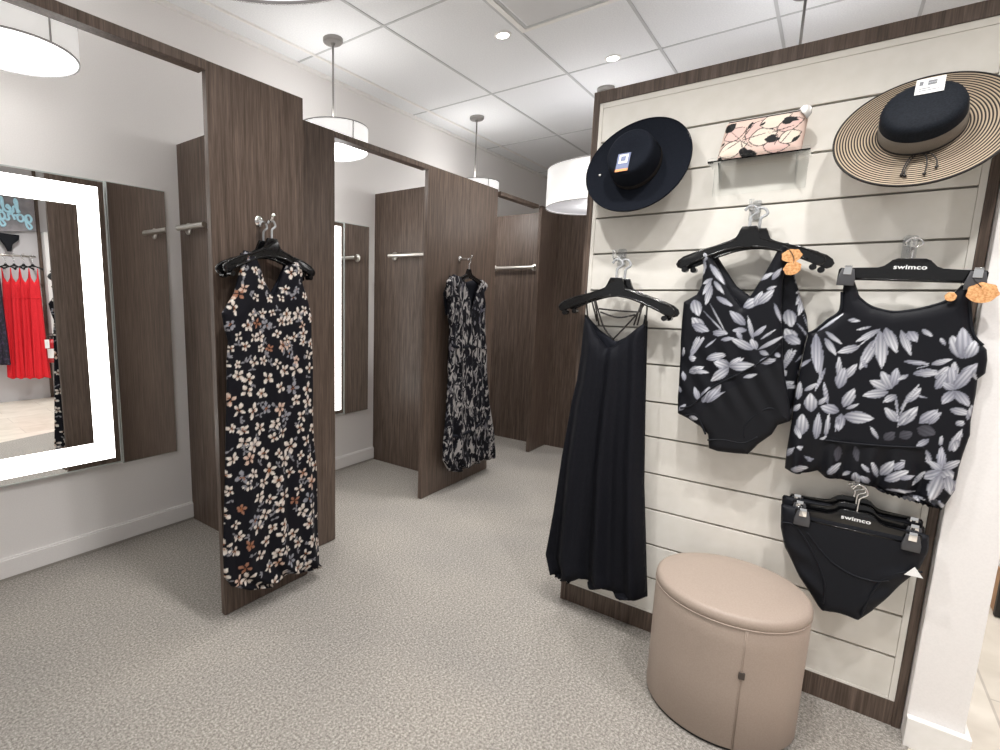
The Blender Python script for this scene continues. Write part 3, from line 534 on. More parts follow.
# ------------------------------------------------------------------ slat wall display
t = thing('slat_wall', 'cream slat wall framed in dark wood carrying the hats and swimwear', 'display wall', (SX + .05, .27, 0))
bm = bm_new()
grooves = [2.06, 1.91, 1.756, 1.608, 1.456, 1.304, 1.157, 1.003, .856, .701, .547, .392, .243]
zs = [2.194] + grooves + [.098]
for i, (za, zb) in enumerate(zip(zs, zs[1:])):
    top = za - (.0036 if i else 0); bot = zb + (.0036 if i < len(zs) - 2 else 0)
    add_box(bm, SX, SX + .02, -.2925, .8105, bot, top, .0015)
new_obj('slat_boards', finish(bm, 'slats'), M['slat'], t)
bm = bm_new()
add_box(bm, SX - .0015, SX + .02, .811, .826, .088, 2.216, .001); add_box(bm, SX - .0015, SX + .02, -.309, -.293, .088, 2.216, .001)
add_box(bm, SX - .0015, SX + .02, -.2925, .8105, 2.1945, 2.216, .001); add_box(bm, SX - .0015, SX + .02, -.2925, .8105, .088, .0975, .001)
new_obj('white_stiles', finish(bm, 'stiles'), M['slat'], t)
box('groove_backing', M['groove'], SX + .0205, SX + .035, -.30, .82, .09, 2.215, t, 0)
bm = bm_new()
add_box(bm, SX - .006, SX + .11, .8265, .850, 0, 2.262, .001)
new_obj('end_panel', finish(bm, 'end'), M['wood'], t)
box('frame_stile', M['wood'], SX - .006, SX + .11, -.3315, -.3095, 0, 2.262, t, .001)
box('top_rail', M['wood'], SX - .006, SX + .11, -.309, .826, 2.2165, 2.262, t, .001)
box('toe_kick', M['wood'], SX - .003, SX + .11, -.309, .826, 0, .0875, t, .001)
box('core', M['wood'], SX + .036, SX + .105, -.306, .825, .0885, 2.216, t, 0)
# ------------------------------------------------------------------ cloth
def seg_dist(U, V, poly):
    P = np.array(poly); Q = np.roll(P, -1, 0)
    best = np.full(U.shape, 1e9); bu = np.zeros_like(U); bv = np.zeros_like(V)
    for (x0, y0), (x1, y1) in zip(P, Q):
        dx, dy = x1-x0, y1-y0; L = dx*dx + dy*dy + 1e-12
        t = np.clip(((U-x0)*dx + (V-y0)*dy)/L, 0, 1)
        px, py = x0 + t*dx, y0 + t*dy
        d = np.hypot(U-px, V-py); k = d < best
        best = np.where(k, d, best); bu = np.where(k, px, bu); bv = np.where(k, py, bv)
    return best, bu, bv
def inside(U, V, poly):
    P = np.array(poly); Q = np.roll(P, -1, 0); r = np.zeros(U.shape, bool)
    for (x0, y0), (x1, y1) in zip(P, Q):
        if y0 == y1: continue
        r ^= ((y0 > V) != (y1 > V)) & (U < (x1-x0)*(V-y0)/(y1-y0) + x0)
    return r

def cloth(name, poly, fn, n_mid, res, b, w, mat, parent=None, fold=None, paint=None, loc=None, back=.6):
    """a hung piece of cloth with thickness: front and back sheets joined at the outline"""
    P = np.array(poly); lo, hi = P.min(0) - res*.5, P.max(0) + res*.5
    nu, nv = int(math.ceil((hi[0]-lo[0])/res)) + 1, int(math.ceil((hi[1]-lo[1])/res)) + 1
    U, V = np.meshgrid(lo[0] + res*np.arange(nu), lo[1] + res*np.arange(nv))
    cc = inside(U[:-1,:-1] + res/2, V[:-1,:-1] + res/2, poly)
    cnt = np.zeros(U.shape, int)
    for dy in (0,1):
        for dx in (0,1): cnt[dy:dy+nv-1, dx:dx+nu-1] += cc
    used = cnt > 0; bnd = used & (cnt < 4)
    D, bu, bv = seg_dist(U, V, poly)
    U = np.where(bnd, bu, U); V = np.where(bnd, bv, V); D = np.where(bnd, 0, D)
    # row-normalised coordinate
    big = 1e9
    umin = np.where(used, U, big).min(1); umax = np.where(used, U, -big).max(1)
    T = (U - (umin+umax)[:,None]/2)/np.maximum((umax-umin)[:,None]/2, 1e-4)
    k = np.clip(D/w, 0, 1); prof = np.sqrt(np.maximum(0, 1-(1-k)**2))
    vmax, vmin = V[used].max(), V[used].min()
    H = (vmax - V)/(vmax - vmin)
    F = fold(U, V, T, H) if fold else np.zeros(U.shape)
    nf = n_mid + F + b*prof; nb = n_mid + F*.8 - b*back*prof
    idf = -np.ones(U.shape, int); idf[used] = np.arange(used.sum())
    inter = used & ~bnd
    idb = idf.copy(); idb[inter] = used.sum() + np.arange(inter.sum())
    uu = np.concatenate([U[used], U[inter]]); vv = np.concatenate([V[used], V[inter]]); nn = np.concatenate([nf[used], nb[inter]])
    o = np.array(fn(0,0,0)); eu = np.array(fn(1,0,0))-o; ev = np.array(fn(0,1,0))-o; en = np.array(fn(0,0,1))-o
    co = o + uu[:,None]*eu + vv[:,None]*ev + nn[:,None]*en
    j, i = np.nonzero(cc)
    qf = np.stack([idf[j,i], idf[j,i+1], idf[j+1,i+1], idf[j+1,i]], 1)
    qb = np.stack([idb[j,i], idb[j+1,i], idb[j+1,i+1], idb[j,i+1]], 1)
    if np.dot(np.cross(eu, ev), en) < 0: qf, qb = qf[:, ::-1], qb[:, ::-1]
    q = np.concatenate([qf, qb])
    me = bpy.data.meshes.new(name)
    me.vertices.add(len(co)); me.vertices.foreach_set('co', co.astype(np.float32).ravel())
    me.loops.add(q.size); me.loops.foreach_set('vertex_index', q.astype(np.int32).ravel())
    me.polygons.add(len(q)); me.polygons.foreach_set('loop_start', (np.arange(len(q))*4).astype(np.int32))
    me.polygons.foreach_set('use_smooth', np.ones(len(q), bool))
    me.update(calc_edges=True); me.validate()
    if paint is not None:
        col = paint(U, V, T, H)                       # (nv,nu,3) printed dye colours
        cl = np.concatenate([col[used], col[inter]])
        a = me.color_attributes.new('print', 'FLOAT_COLOR', 'POINT')
        a.data.foreach_set('color', np.concatenate([cl, np.ones((len(cl),1))], 1).astype(np.float32).ravel())
    return new_obj(name, me, mat, parent, loc or tuple(co.mean(0)))

def folds(k, a0, a1, ph=0.0, start=.1, k2=None):
    def f(U, V, T, H):
        A = a0 + (a1-a0)*np.clip((H-start)/(1-start), 0, 1)
        s = np.sin(T*k + ph + .8*np.sin(H*3.1+ph)) + .55*np.sin(T*(k2 or k*1.73) + 1.3 - H*1.4)
        return A*s
    return f

# printed patterns, dye colour per point of the cloth
def leaf(col, U, V, x0, y0, x1, y1, wid, c_in, c_out, streaks=True, rnd=.88):
    L = math.hypot(x1-x0, y1-y0)
    if L < 1e-5: return
    m = wid/2 + .002
    js = np.nonzero((V[:,0] > min(y0,y1)-m) & (V[:,0] < max(y0,y1)+m))[0]
    is_ = np.nonzero((U[0] > min(x0,x1)-m) & (U[0] < max(x0,x1)+m))[0]
    if len(js) < 1 or len(is_) < 1: return
    sl = np.ix_(range(js[0], js[-1]+1), range(is_[0], is_[-1]+1))
    u, v = U[sl], V[sl]
    dx, dy = (x1-x0)/L, (y1-y0)/L
    s = ((u-x0)*dx + (v-y0)*dy)/L; r = (-(u-x0)*dy + (v-y0)*dx)
    sc = np.clip(s, 0, 1)
    half = wid/2*np.sin(np.pi*sc**(.85 if rnd > .7 else 1.15))**rnd
    k = (s > 0) & (s < 1) & (np.abs(r) < half)
    x = np.clip(np.abs(r)/np.maximum(half, 1e-5), 0, 1)
    t = np.clip((.12 if streaks else .25) + (.95 if streaks else .75)*s, 0, 1)*(1-.35*x)
    if streaks: t = t*(.66 + .34*np.cos(r/wid*21 + 3*s))
    if streaks: t = np.where(x > .84, t*.5, t)
    c = np.array(c_out)[None,None]*(1-t[...,None]) + np.array(c_in)[None,None]*t[...,None]
    sub = col[sl]; sub[k] = c[k]; col[sl] = sub

def flower_print(seed):
    rng = random.Random(seed)
    def paint(U, V, T, H):
        col = np.zeros(U.shape + (3,)); col[:] = (.0055, .0055, .009)
        u0, u1, v0, v1 = U.min(), U.max(), V.min(), V.max()
        v = v0; row = 0
        while v < v1 + .03:
            hh = (v1-v)/(v1-v0); top = hh < .30
            sp = .060 if top else .077
            u = u0 - .03 + (sp/2 if row % 2 else 0)
            while u < u1 + .03:
                cx, cy = u + rng.uniform(-.018, .018), v + rng.uniform(-.018, .018)
                kind = rng.random()
                R = (.026 if top else .034)*rng.uniform(.75, 1.15)
                if kind < .76: ci, co = (.86,.83,.78), (.42,.31,.24)
                elif kind < .86: ci, co = (.76,.64,.55), (.40,.20,.13)
                elif kind < .90: ci, co = (.42,.22,.15), (.22,.08,.04)
                else: ci, co = (.36,.36,.39), (.16,.16,.19)
                n = rng.choice((4,4,5,5)); a0 = rng.uniform(0, 6.28); sq = rng.uniform(.6, 1.0); da = rng.uniform(0, 3.14)
                for p in range(n):
                    a = a0 + p*2*PI/max(n, 4) + rng.uniform(-.25, .25)
                    ln = R*rng.uniform(.8, 1.15)
                    k = sq + (1-sq)*abs(math.cos(a-da))
                    leaf(col, U, V, cx + .18*ln*math.cos(a)*k, cy + .18*ln*math.sin(a)*k, cx + ln*math.cos(a)*k, cy + ln*math.sin(a)*k, R*rng.uniform(.40,.58), ci, co, False, .62)
                    if rng.random() < .45:
                        leaf(col, U, V, cx, cy, cx + .45*ln*math.cos(a), cy + .45*ln*math.sin(a), R*.10, (.40,.16,.07), (.25,.08,.03), False)
                if rng.random() < .8:
                    a = rng.uniform(0, 6.28); d = sp*.55
                    ex, ey = cx + d*math.cos(a), cy + d*math.sin(a)
                    for q in range(3):
                        b2 = rng.uniform(0, 6.28)
                        leaf(col, U, V, ex, ey, ex + .020*math.cos(b2), ey + .020*math.sin(b2), .008, (.36,.35,.37), (.10,.10,.12), False)
                u += sp*rng.uniform(.9, 1.12)
            v += sp*.88; row += 1
        return col
    return paint

def leaf_print(leaves, dark=(), plain=None, sheer=None, du=0, dv=0):
    rng = random.Random(3)
    def paint(U, V, T, H):
        col = np.zeros(U.shape + (3,)); col[:] = (.0065, .007, .010)
        for x0, y0, x1, y1, w in leaves:
            ci = (.86,.87,.90) if rng.random() < .65 else (.70,.71,.77)
            leaf(col, U, V, x0+du, y0+dv, x1+du + .16*(x1-x0), y1+dv + .16*(y1-y0), w*1.12, ci, (.13,.135,.175))
        if sheer is not None:
            col[inside(U, V, sheer)] = (.0075, .008, .0105)
        for l in dark: leaf(col, U, V, *l, (.10,.10,.12), (.04,.04,.05))
        if plain is not None:
            k = inside(U, V, plain); col[k] = (.009, .0095, .012)
        return col
    return paint

# ------------------------------------------------------------------ hangers and hooks
def hook_path(fn, u, v, n, h=.055, r=.019, flip=1):
    pts = [(u, v - .012), (u, v + h*.35), (u + flip*r*.15, v + h*.6), (u + flip*r, v + h*.82), (u + flip*r*.55, v + h*1.12), (u - flip*r*.35, v + h*1.18), (u - flip*r*1.0, v + h*.95)]
    return smooth_path([fn(a, b, n) for a, b in pts], 6)

def top_hanger(label, fn, u, v, n, group, scale=1.0, th=.015, tilt=0.0, name='clothes_hanger', hk=M['frosted'], hook_h=.055, hook_r=.0048):
    """black shoulder hanger: hub top at (u,v)"""
    t = thing(name, label, 'hanger', fn(u, v, n), group)
    ct, st = math.cos(tilt), math.sin(tilt)
    tr = lambda a, b: (u + scale*(a*ct - b*st), v + scale*(a*st + b*ct))
    half = [(.021, .0), (.027, -.012), (.034, -.038), (.05, -.047), (.10, -.062), (.15, -.076), (.195, -.094), (.212, -.108), (.218, -.122), (.212, -.134), (.200, -.139), (.185, -.133), (.172, -.122), (.12, -.100), (.06, -.078), (.02, -.068)]
    poly = [tr(-a, b) for a, b in half[::-1]] + [tr(a, b) for a, b in half]
    bm = bm_new(); add_extrude(bm, [p for p in poly], fn, n - th/2, n + th/2, .003)
    body = new_obj('body', finish(bm, 'body', True, 50), M['hanger'], t)
    bm = bm_new()                                     # the ribs along its edges
    for s in (-1, 1):
        add_tube(bm, smooth_path([fn(*tr(s*a, b), n + th/2) for a, b in ((.012,-.068),(.06,-.076),(.12,-.098),(.170,-.119))], 5), .0042*scale, 8)
        add_tube(bm, smooth_path([fn(*tr(s*a, b), n + th/2 - .001) for a, b in ((.034,-.042),(.10,-.066),(.15,-.080),(.195,-.099))], 5), .003*scale, 8)
    new_obj('rib', finish(bm, 'rib', True), M['hanger'], t)
    for s in (-1, 1):                                 # knob that keeps a strap on the arm's end
        bm = bm_new(); c = tr(s*.186, -.143)
        a = bm_new(); a.free()
        pth = [fn(*c, n - th*.9), fn(*c, n + th*1.1)]
        add_tube(bm, pth, .010*scale, 14)
        new_obj('strap_stop', finish(bm, 'stop', True, 50), M['hanger'], t)
    bm = bm_new(); add_tube(bm, hook_path(fn, u, v, n, hook_h), hook_r, 10)
    new_obj('hook', finish(bm, 'hook', True), hk, t)
    return t

def lettering(fn, u, v, n, size, parent, text='swimco', tilt=0.0):
    cu = bpy.data.curves.new('lettering', 'FONT'); cu.body = text; cu.size = size; cu.align_x = 'CENTER'; cu.align_y = 'CENTER'
    cu.extrude = .0004; cu.offset = size*.018; cu.space_character = 1.04
    o = bpy.data.objects.new('tmp', cu); C.objects.link(o)
    bpy.context.view_layer.update()
    me = bpy.data.meshes.new_from_object(o.evaluated_get(bpy.context.evaluated_depsgraph_get()))
    bpy.data.objects.remove(o); me.materials.clear()
    ct, st = math.cos(tilt), math.sin(tilt)
    for vt in me.vertices:
        a, b = vt.co.x*1.25, vt.co.y
        vt.co = fn(u + a*ct - b*st, v + a*st + b*ct, n + vt.co.z)
    me.update()
    return new_obj('lettering', me, M['lettering'], parent)

def clip_hanger(label, fn, u, v, n, group, half_w=.150, th=.012, tilt=0.0, text=True, hook_h=.05):
    """black bar hanger with two spring clips; (u,v) is the top of its hub"""
    t = thing('clip_hanger', label, 'hanger', fn(u, v, n), group)
    ct, st = math.cos(tilt), math.sin(tilt)
    tr = lambda a, b: (u + a*ct - b*st, v + a*st + b*ct)
    half = [(.030, 0), (.042, -.005), (.056, -.024), (.070, -.030), (half_w, -.031), (half_w + .004, -.037), (half_w + .004, -.062), (half_w, -.068), (.0, -.068)]
    poly = [tr(-a, b) for a, b in half[::-1]] + [tr(a, b) for a, b in half[:-1]]
    bm = bm_new(); add_extrude(bm, poly, fn, n - th/2, n + th/2, .002)
    new_obj('bar', finish(bm, 'bar', True, 50), M['hanger'], t)
    bm = bm_new()
    add_tube(bm, [fn(*tr(-half_w + .02, -.064), n + th/2), fn(*tr(half_w - .02, -.064), n + th/2)], .0035, 8)
    new_obj('lower_rib', finish(bm, 'rib', True), M['hanger'], t)
    for s in (-1, 1):
        c = s*(half_w - .018)
        bm = bm_new()
        jaw = [(c - .022, -.066), (c - .015, -.034), (c + .015, -.034), (c + .022, -.066), (c + .021, -.086), (c - .021, -.086)]
        add_extrude(bm, [tr(*p) for p in jaw], fn, n + th/2 + .0005, n + th/2 + .010, .002)
        cl = new_obj('clip', finish(bm, 'clip', True, 50), M['clip'], t)
        bm = bm_new()
        sp = [(c - .010, -.052), (c - .009, -.024), (c + .009, -.024), (c + .010, -.052)]
        add_extrude(bm, [tr(*p) for p in sp], fn, n + th/2 + .0102, n + th/2 + .0125, .0006)
        new_obj('spring', finish(bm, 'spring', True, 50), M['chrome'], cl)
    bm = bm_new(); add_tube(bm, hook_path(fn, u, v, n, hook_h), .0026, 10)
    new_obj('hook', finish(bm, 'hook', True), M['chrome'], t)
    if text: lettering(fn, *tr(0, -.026), n + th/2 + .0006, .0185, t, tilt=tilt)
    return t

def slat_hook(label, u, v, reach, group='clear hooks on the slat wall', fat=.007):
    """clear acrylic faceout clipped into a groove; v is the groove height"""
    t = thing('slat_hook', label, 'hook', S(u, v - .02, 0), group)
    bm = bm_new()
    add_extrude(bm, [(u - .017, v - .052), (u + .017, v - .052), (u + .017, v + .012), (u + .012, v + .016), (u - .012, v + .016), (u - .017, v + .012)], S, .0012, .0055, .0015)
    new_obj('plate', finish(bm, 'plate', True, 50), M['acrylic'], t)
    bm = bm_new()
    pth = smooth_path([S(u, v - .030, .004), S(u, v - .032, reach*.5), S(u, v - .032, reach*.85), S(u, v - .024, reach), S(u, v + .002, reach + .010)], 6)
    add_tube(bm, pth, fat, 14)
    new_obj('arm', finish(bm, 'arm', True), M['acrylic'], t)
    bm = bm_new()
    add_tube(bm, smooth_path([S(u - .010, v - .012, .0058), S(u - .011, v - .012, .028), S(u, v - .020, .040), S(u + .011, v - .012, .028), S(u + .010, v - .012, .0058)], 5), .0035, 8)
    new_obj('brace', finish(bm, 'brace', True), M['acrylic'], t)
    return t

def coat_hook(label, u, v, Y):
    fn = facing_minus_y(Y)
    t = thing('coat_hook', label, 'hook', fn(u, v, 0), 'hooks on the partition panels')
    bm = bm_new(); add_lathe(bm, [(.022, .0005), (.022, .004), (.017, .008), (.010, .010)], fn(u, v, 0), '-Y', 28)
    new_obj('base', finish(bm, 'base', True, 40), M['chrome'], t)
    bm = bm_new(); add_tube(bm, smooth_path([fn(u, v, .008), fn(u, v - .004, .03), fn(u, v - .004, .080), fn(u, v + .003, .092), fn(u, v + .012, .097)], 5), .0075, 12)
    new_obj('arm', finish(bm, 'arm', True), M['chrome'], t)
    bm = bm_new(); bmesh.ops.create_uvsphere(bm, u_segments=18, v_segments=12, radius=.0095, matrix=Matrix.Translation(fn(u, v + .016, .099)))
    new_obj('ball', finish(bm, 'ball', True), M['chrome'], t)
    return t
# ------------------------------------------------------------------ what hangs on the partition panels
D1 = facing_minus_y(Y1)
coat_hook('chrome hook on the nearest wood panel, above the cream flowered dress', 1.380, 1.722, Y1)
top_hanger('black hanger holding the cream flowered maxi dress', D1, 1.388, 1.648, .078, 'hangers on the wood panels', 1.08, hook_h=.062)
top_hanger('second black hanger behind the one holding the cream flowered dress', D1, 1.378, 1.640, .034, 'hangers on the wood panels', 1.06, hook_h=.066)
t = thing('maxi_dress', 'black maxi dress with cream and rust flowers hanging on the nearest wood panel', 'dress', (1.386, Y1 - .06, .1))
cloth('dress_front', POLY['dress1'], D1, .070, .0036, .022, .05, M['print_floral'], t, folds(11, .002, .010, .4, .2), flower_print(11))
bk = [(1.262,1.582),(1.30,1.575),(1.335,1.52),(1.37,1.45),(1.40,1.415),(1.44,1.47),(1.48,1.545),(1.522,1.572),(1.545,1.545),(1.55,1.47),(1.58,1.39),(1.59,1.30),(1.59,1.0),(1.22,1.0),(1.21,1.25),(1.20,1.33),(1.24,1.42),(1.255,1.51)]
cloth('dress_back', bk, D1, .034, .008, .010, .05, M['black_lining'], t)

D2 = facing_minus_y(Y0)
coat_hook('chrome hook on the middle wood panel, above the grey mottled dress', 3.228, 1.700, Y0)
top_hanger('black hanger holding the grey mottled tiered dress', D2, 3.232, 1.628, .078, 'hangers on the wood panels', .92, hk=M['chrome'], hook_h=.062)
t = thing('tiered_dress', 'black and grey mottled tiered maxi dress hanging on the middle wood panel', 'dress', (3.25, Y0 - .06, .1))
d2 = [(3.265 + (u - 3.26)*.93, v) for u, v in POLY['dress2']]
cloth('dress_front', d2, D2, .066, .007, .026, .05, M['mottled'], t, folds(13, .004, .013, 1.1, .1))
cloth('dress_back', [(3.05,1.575),(3.17,1.560),(3.25,1.535),(3.36,1.555),(3.44,1.560),(3.50,1.50),(3.48,1.30),(3.02,1.30),(2.98,1.45)], D2, .034, .010, .012, .04, M['black_lining'], t)
for nm, pts in (('waist_band', ((3.03,1.095),(3.12,1.075),(3.26,1.07),(3.40,1.058),(3.49,1.050))), ('tier_seam', ((3.00,.460),(3.10,.425),(3.26,.418),(3.44,.447),(3.62,.495)))):
    bm = bm_new(); add_tube(bm, smooth_path([D2(u, v, .084) for u, v in pts], 6), [.012]*25, 8)
    new_obj(nm, finish(bm, nm, True), M['black_lining'], t)

# ------------------------------------------------------------------ slat wall: black dress
GH = 'hangers on the slat wall'
slat_hook('clear hook in the slat wall over the black strappy dress', -.690, 1.608, .100)
top_hanger('black hanger holding the plain black strappy dress', S, -.676, 1.504, .098, GH, 1.05, tilt=-.03, hook_h=.060)
top_hanger('second black hanger behind the one holding the black strappy dress', S, -.655, 1.500, .062, GH, 1.0, tilt=-.05, hook_h=.064)
t = thing('strappy_dress', 'plain black long dress with thin crossed straps hanging on the slat wall', 'dress', S(-.68, .1, .09))
cloth('dress_front', POLY['dress'], S, .088, .006, .030, .06, M['black_dress'], t, folds(10, .004, .022, .2, .08))
bkd = [(-.795,1.345),(-.74,1.29),(-.67,1.245),(-.60,1.285),(-.556,1.34),(-.545,1.15),(-.53,.9),(-.83,.9),(-.80,1.15)]
cloth('dress_back', bkd, S, .056, .010, .012, .05, M['black_lining'], t)
for st in DATA['strings']:
    bm = bm_new(); add_tube(bm, smooth_path([S(u, v, .100) for u, v in st], 5), .0034, 8)
    new_obj('strap', finish(bm, 'strap', True), M['cord_black'], t)

# swimsuits
slat_hook('clear hook in the slat wall over the floral swimsuits', -.246, 1.756, .110)
top_hanger('black hanger holding the front floral one-piece swimsuit', S, -.246, 1.672, .096, GH, 1.0, hook_h=.056)
top_hanger('black hanger holding the rear floral swimsuit, just behind the front one', S, -.222, 1.668, .052, GH, 1.0, tilt=-.02, hook_h=.058)
t = thing('swimsuit', 'one-piece swimsuit with pale lilac flowers over a black wrap, front of the pair', 'swimsuit', S(-.24, .9, .09), 'one-piece swimsuits')
cloth('suit_front', POLY['suit'], S, .092, .0026, .019, .03, M['print_leaf'], t,
      lambda U, V, T, H: .003*np.sin((U + V*.55)*95)*np.clip((1.30-V)/.1, 0, 1)*np.clip((V-.98)/.1, 0, 1), leaf_print(DATA['suit_leaves'], plain=DATA['suit_plain']))
bm = bm_new()
add_tube(bm, smooth_path([S(u, v, .112) for u, v in ((-.40,1.012),(-.36,1.03),(-.30,1.105),(-.22,1.165),(-.15,1.225),(-.118,1.275))], 6), .003, 8)
new_obj('wrap_edge', finish(bm, 'wrap_edge', True), M['black_knit'], t)
for pts in (((-.382,.985),(-.345,.995),(-.325,.96),(-.308,.925)), ((-.075,1.02),(-.12,1.052),(-.165,1.02),(-.19,.975),(-.188,.935)), ((-.30,.905),(-.25,.915),(-.19,.915),(-.150,.945))):
    bm = bm_new(); add_tube(bm, smooth_path([S(u, v, .109) for u, v in pts], 6), .0032, 8)
    new_obj('leg_binding', finish(bm, 'leg_binding', True), M['black_knit'], t)
def shell_tag(u, v, n, w, h, parent, rot=0.0):
    pts = []
    for k in range(40):
        a = 2*PI*k/40; s = 1 + .07*math.cos(a*7)*(1 if math.sin(a) > -.6 else 0)
        x, y = w/2*math.cos(a)*s, h/2*math.sin(a)*s
        pts.append((u + x*math.cos(rot) - y*math.sin(rot), v + x*math.sin(rot) + y*math.cos(rot)))
    bm = bm_new(); add_extrude(bm, pts, S, n, n + .003, .0008)
    o = new_obj('hang_tag', finish(bm, 'tag', True, 40), M['cork'], parent); o['label'] = 'shell shaped cork tag'
    return o
shell_tag(-.118, 1.566, .116, .054, .042, t, .1)
shell_tag(-.112, 1.525, .1195, .048, .042, t, .5)
bm = bm_new(); add_tube(bm, smooth_path([S(u, v, n) for u, v, n in ((-.146,1.60,.112),(-.130,1.59,.118),(-.112,1.56,.122),(-.11,1.53,.121))], 5), .0011, 6)
new_obj('tag_cord', finish(bm, 'cord', True), M['cord_black'], t)

t = thing('swimsuit', 'one-piece swimsuit with pale flowers half hidden behind the front one', 'swimsuit', S(-.15, .9, .05), 'one-piece swimsuits')
p2 = [(-.345,1.585),(-.322,1.55),(-.27,1.47),(-.22,1.43),(-.18,1.48),(-.150,1.592),(-.120,1.580),(-.105,1.50),(-.082,1.43),(-.060,1.37),(-.050,1.32),(-.060,1.19),(-.064,1.07),(-.064,1.01),(-.11,.99),(-.16,.93),(-.24,.90),(-.32,.94),(-.39,1.01),(-.40,1.2),(-.40,1.38),(-.36,1.47),(-.36,1.55)]
cloth('suit_front', p2, S, .050, .0032, .016, .03, M['print_leaf'], t, None,
      leaf_print([(a*.8-.0, b, c*.8-.0, d, e) for a, b, c, d, e in DATA['suit_leaves']], du=.20, dv=-.03))

# tankini top
slat_hook('clear hook in the slat wall over the floral tankini top', .168, 1.608, .100)
clip_hanger('black clip hanger with white lettering holding the floral tankini top', S, .170, 1.548, .094, GH, half_w=.158, tilt=-.05)
t = thing('tankini_top', 'sleeveless black tankini top with pale lilac flowers clipped on the slat wall', 'swim top', S(.15, .82, .09))
def tank_fold(U, V, T, H):
    low = np.clip((.98 - V)/.1, 0, 1)
    return low*(.010*np.sin(T*15 + 2*V) + .006*np.sin(T*27)) + .003*np.sin(T*6)*np.clip((1.3-V)/.2, 0, 1)
cloth('top_front', POLY['tank'], S, .082, .0027, .020, .04, M['print_leaf'], t, tank_fold, leaf_print(DATA['tank_leaves'], DATA['tank_dark'], sheer=[(-.02,.968),(.03,.966),(.15,.972),(.265,.988),(.272,.945),(.20,.935),(.15,.915),(.09,.900),(.02,.895),(-.025,.905)]))
bm = bm_new()
add_tube(bm, smooth_path([S(u, v, .106) for u, v in ((.030,.966),(.09,.968),(.15,.972),(.22,.980),(.262,.987))], 6), .0028, 8)
new_obj('flounce_seam', finish(bm, 'seam', True), M['black_knit'], t)
for nm, pts in (('neck_binding', ((.052,1.452),(.068,1.428),(.10,1.402),(.148,1.389),(.192,1.396),(.227,1.408),(.258,1.424),(.283,1.452))),
                ('armhole_binding', ((.022,1.45),(.024,1.39),(-.002,1.36),(-.032,1.324),(-.05,1.312))), ('armhole_binding', ((.297,1.452),(.306,1.41),(.316,1.352),(.328,1.320),(.345,1.30)))):
    bm = bm_new(); add_tube(bm, smooth_path([S(u, v, .088) for u, v in pts], 6), .0042, 8)
    new_obj(nm, finish(bm, nm, True), M['black_knit'], t)
bk_top = [(.030,1.462),(.055,1.452),(.075,1.41),(.12,1.36),(.17,1.35),(.22,1.362),(.262,1.40),(.285,1.450),(.300,1.45),(.31,1.3),(.30,1.1),(.02,1.1),(.01,1.3),(.03,1.38)]
cloth('top_back', bk_top, S, .058, .008, .010, .04, M['black_lining'], t)
shell_tag(.322, 1.447, .112, .062, .056, t, -.1)
shell_tag(.262, 1.436, .108, .024, .026, t, .2)
bm = bm_new(); add_tube(bm, smooth_path([S(u, v, n) for u, v, n in ((.298,1.49,.108),(.306,1.478,.114),(.318,1.462,.1165))], 5), .0011, 6)
new_obj('tag_cord', finish(bm, 'cord', True), M['cord_black'], t)

# bikini bottoms
slat_hook('clear hook in the slat wall below the floral tankini top, mostly hidden', .128, .860, .090)
GB = 'clip hangers under the tankini top'
clip_hanger('frontmost black clip hanger with white lettering on the black bikini bottom', S, .137, .746, .098, GB, half_w=.152, tilt=-.01, hook_h=.075)
clip_hanger('black clip hanger peeking over the frontmost one on the black bikini bottom', S, .133, .762, .068, GB, half_w=.160, tilt=-.005, text=False, hook_h=.055)
clip_hanger('rearmost black clip hanger above the black bikini bottom', S, .128, .776, .040, GB, half_w=.164, tilt=0, text=False, hook_h=.04)
t = thing('bikini_bottom', 'plain black bikini bottom hanging lowest on the slat wall, with a white paper tip', 'bikini bottom', S(.13, .37, .08), 'black bikini bottoms')
bik = [(u, min(v, .716)) for u, v in POLY['bikini']]
cloth('brief', bik, S, .088, .0045, .018, .035, M['black_knit'], t,
      lambda U, V, T, H: .0035*np.sin((V - .35*np.abs(U-.13))*75)*np.clip((.66-V)/.1, 0, 1)*np.clip((np.abs(T)-.45)/.3, 0, 1))
for pts in (((-.052,.655),(-.01,.65),(.05,.56),(.085,.47),(.088,.405)), ((.305,.60),(.25,.575),(.215,.53),(.195,.46),(.185,.40)), ((.02,.64),(.08,.57),(.14,.535),(.20,.53),(.235,.545))):
    bm = bm_new(); add_tube(bm, smooth_path([S(u, v, .106) for u, v in pts], 7), .0032, 8)
    new_obj('leg_seam', finish(bm, 'leg_seam', True), M['black_knit'], t)
bm = bm_new(); add_extrude(bm, [(.266,.580),(.308,.582),(.286,.612)], S, .1105, .112)
o = new_obj('hygiene_label', finish(bm, 'label'), M['paper'], t); o['label'] = 'white paper tip'
t = thing('bikini_bottom', 'plain black bikini bottom just behind the one with the white paper tip', 'bikini bottom', S(.13, .40, .055), 'black bikini bottoms')
cloth('brief', [(u*.98 - .002, min(v + .012, .740)) for u, v in POLY['bikini']], S, .056, .008, .012, .035, M['black_knit'], t)

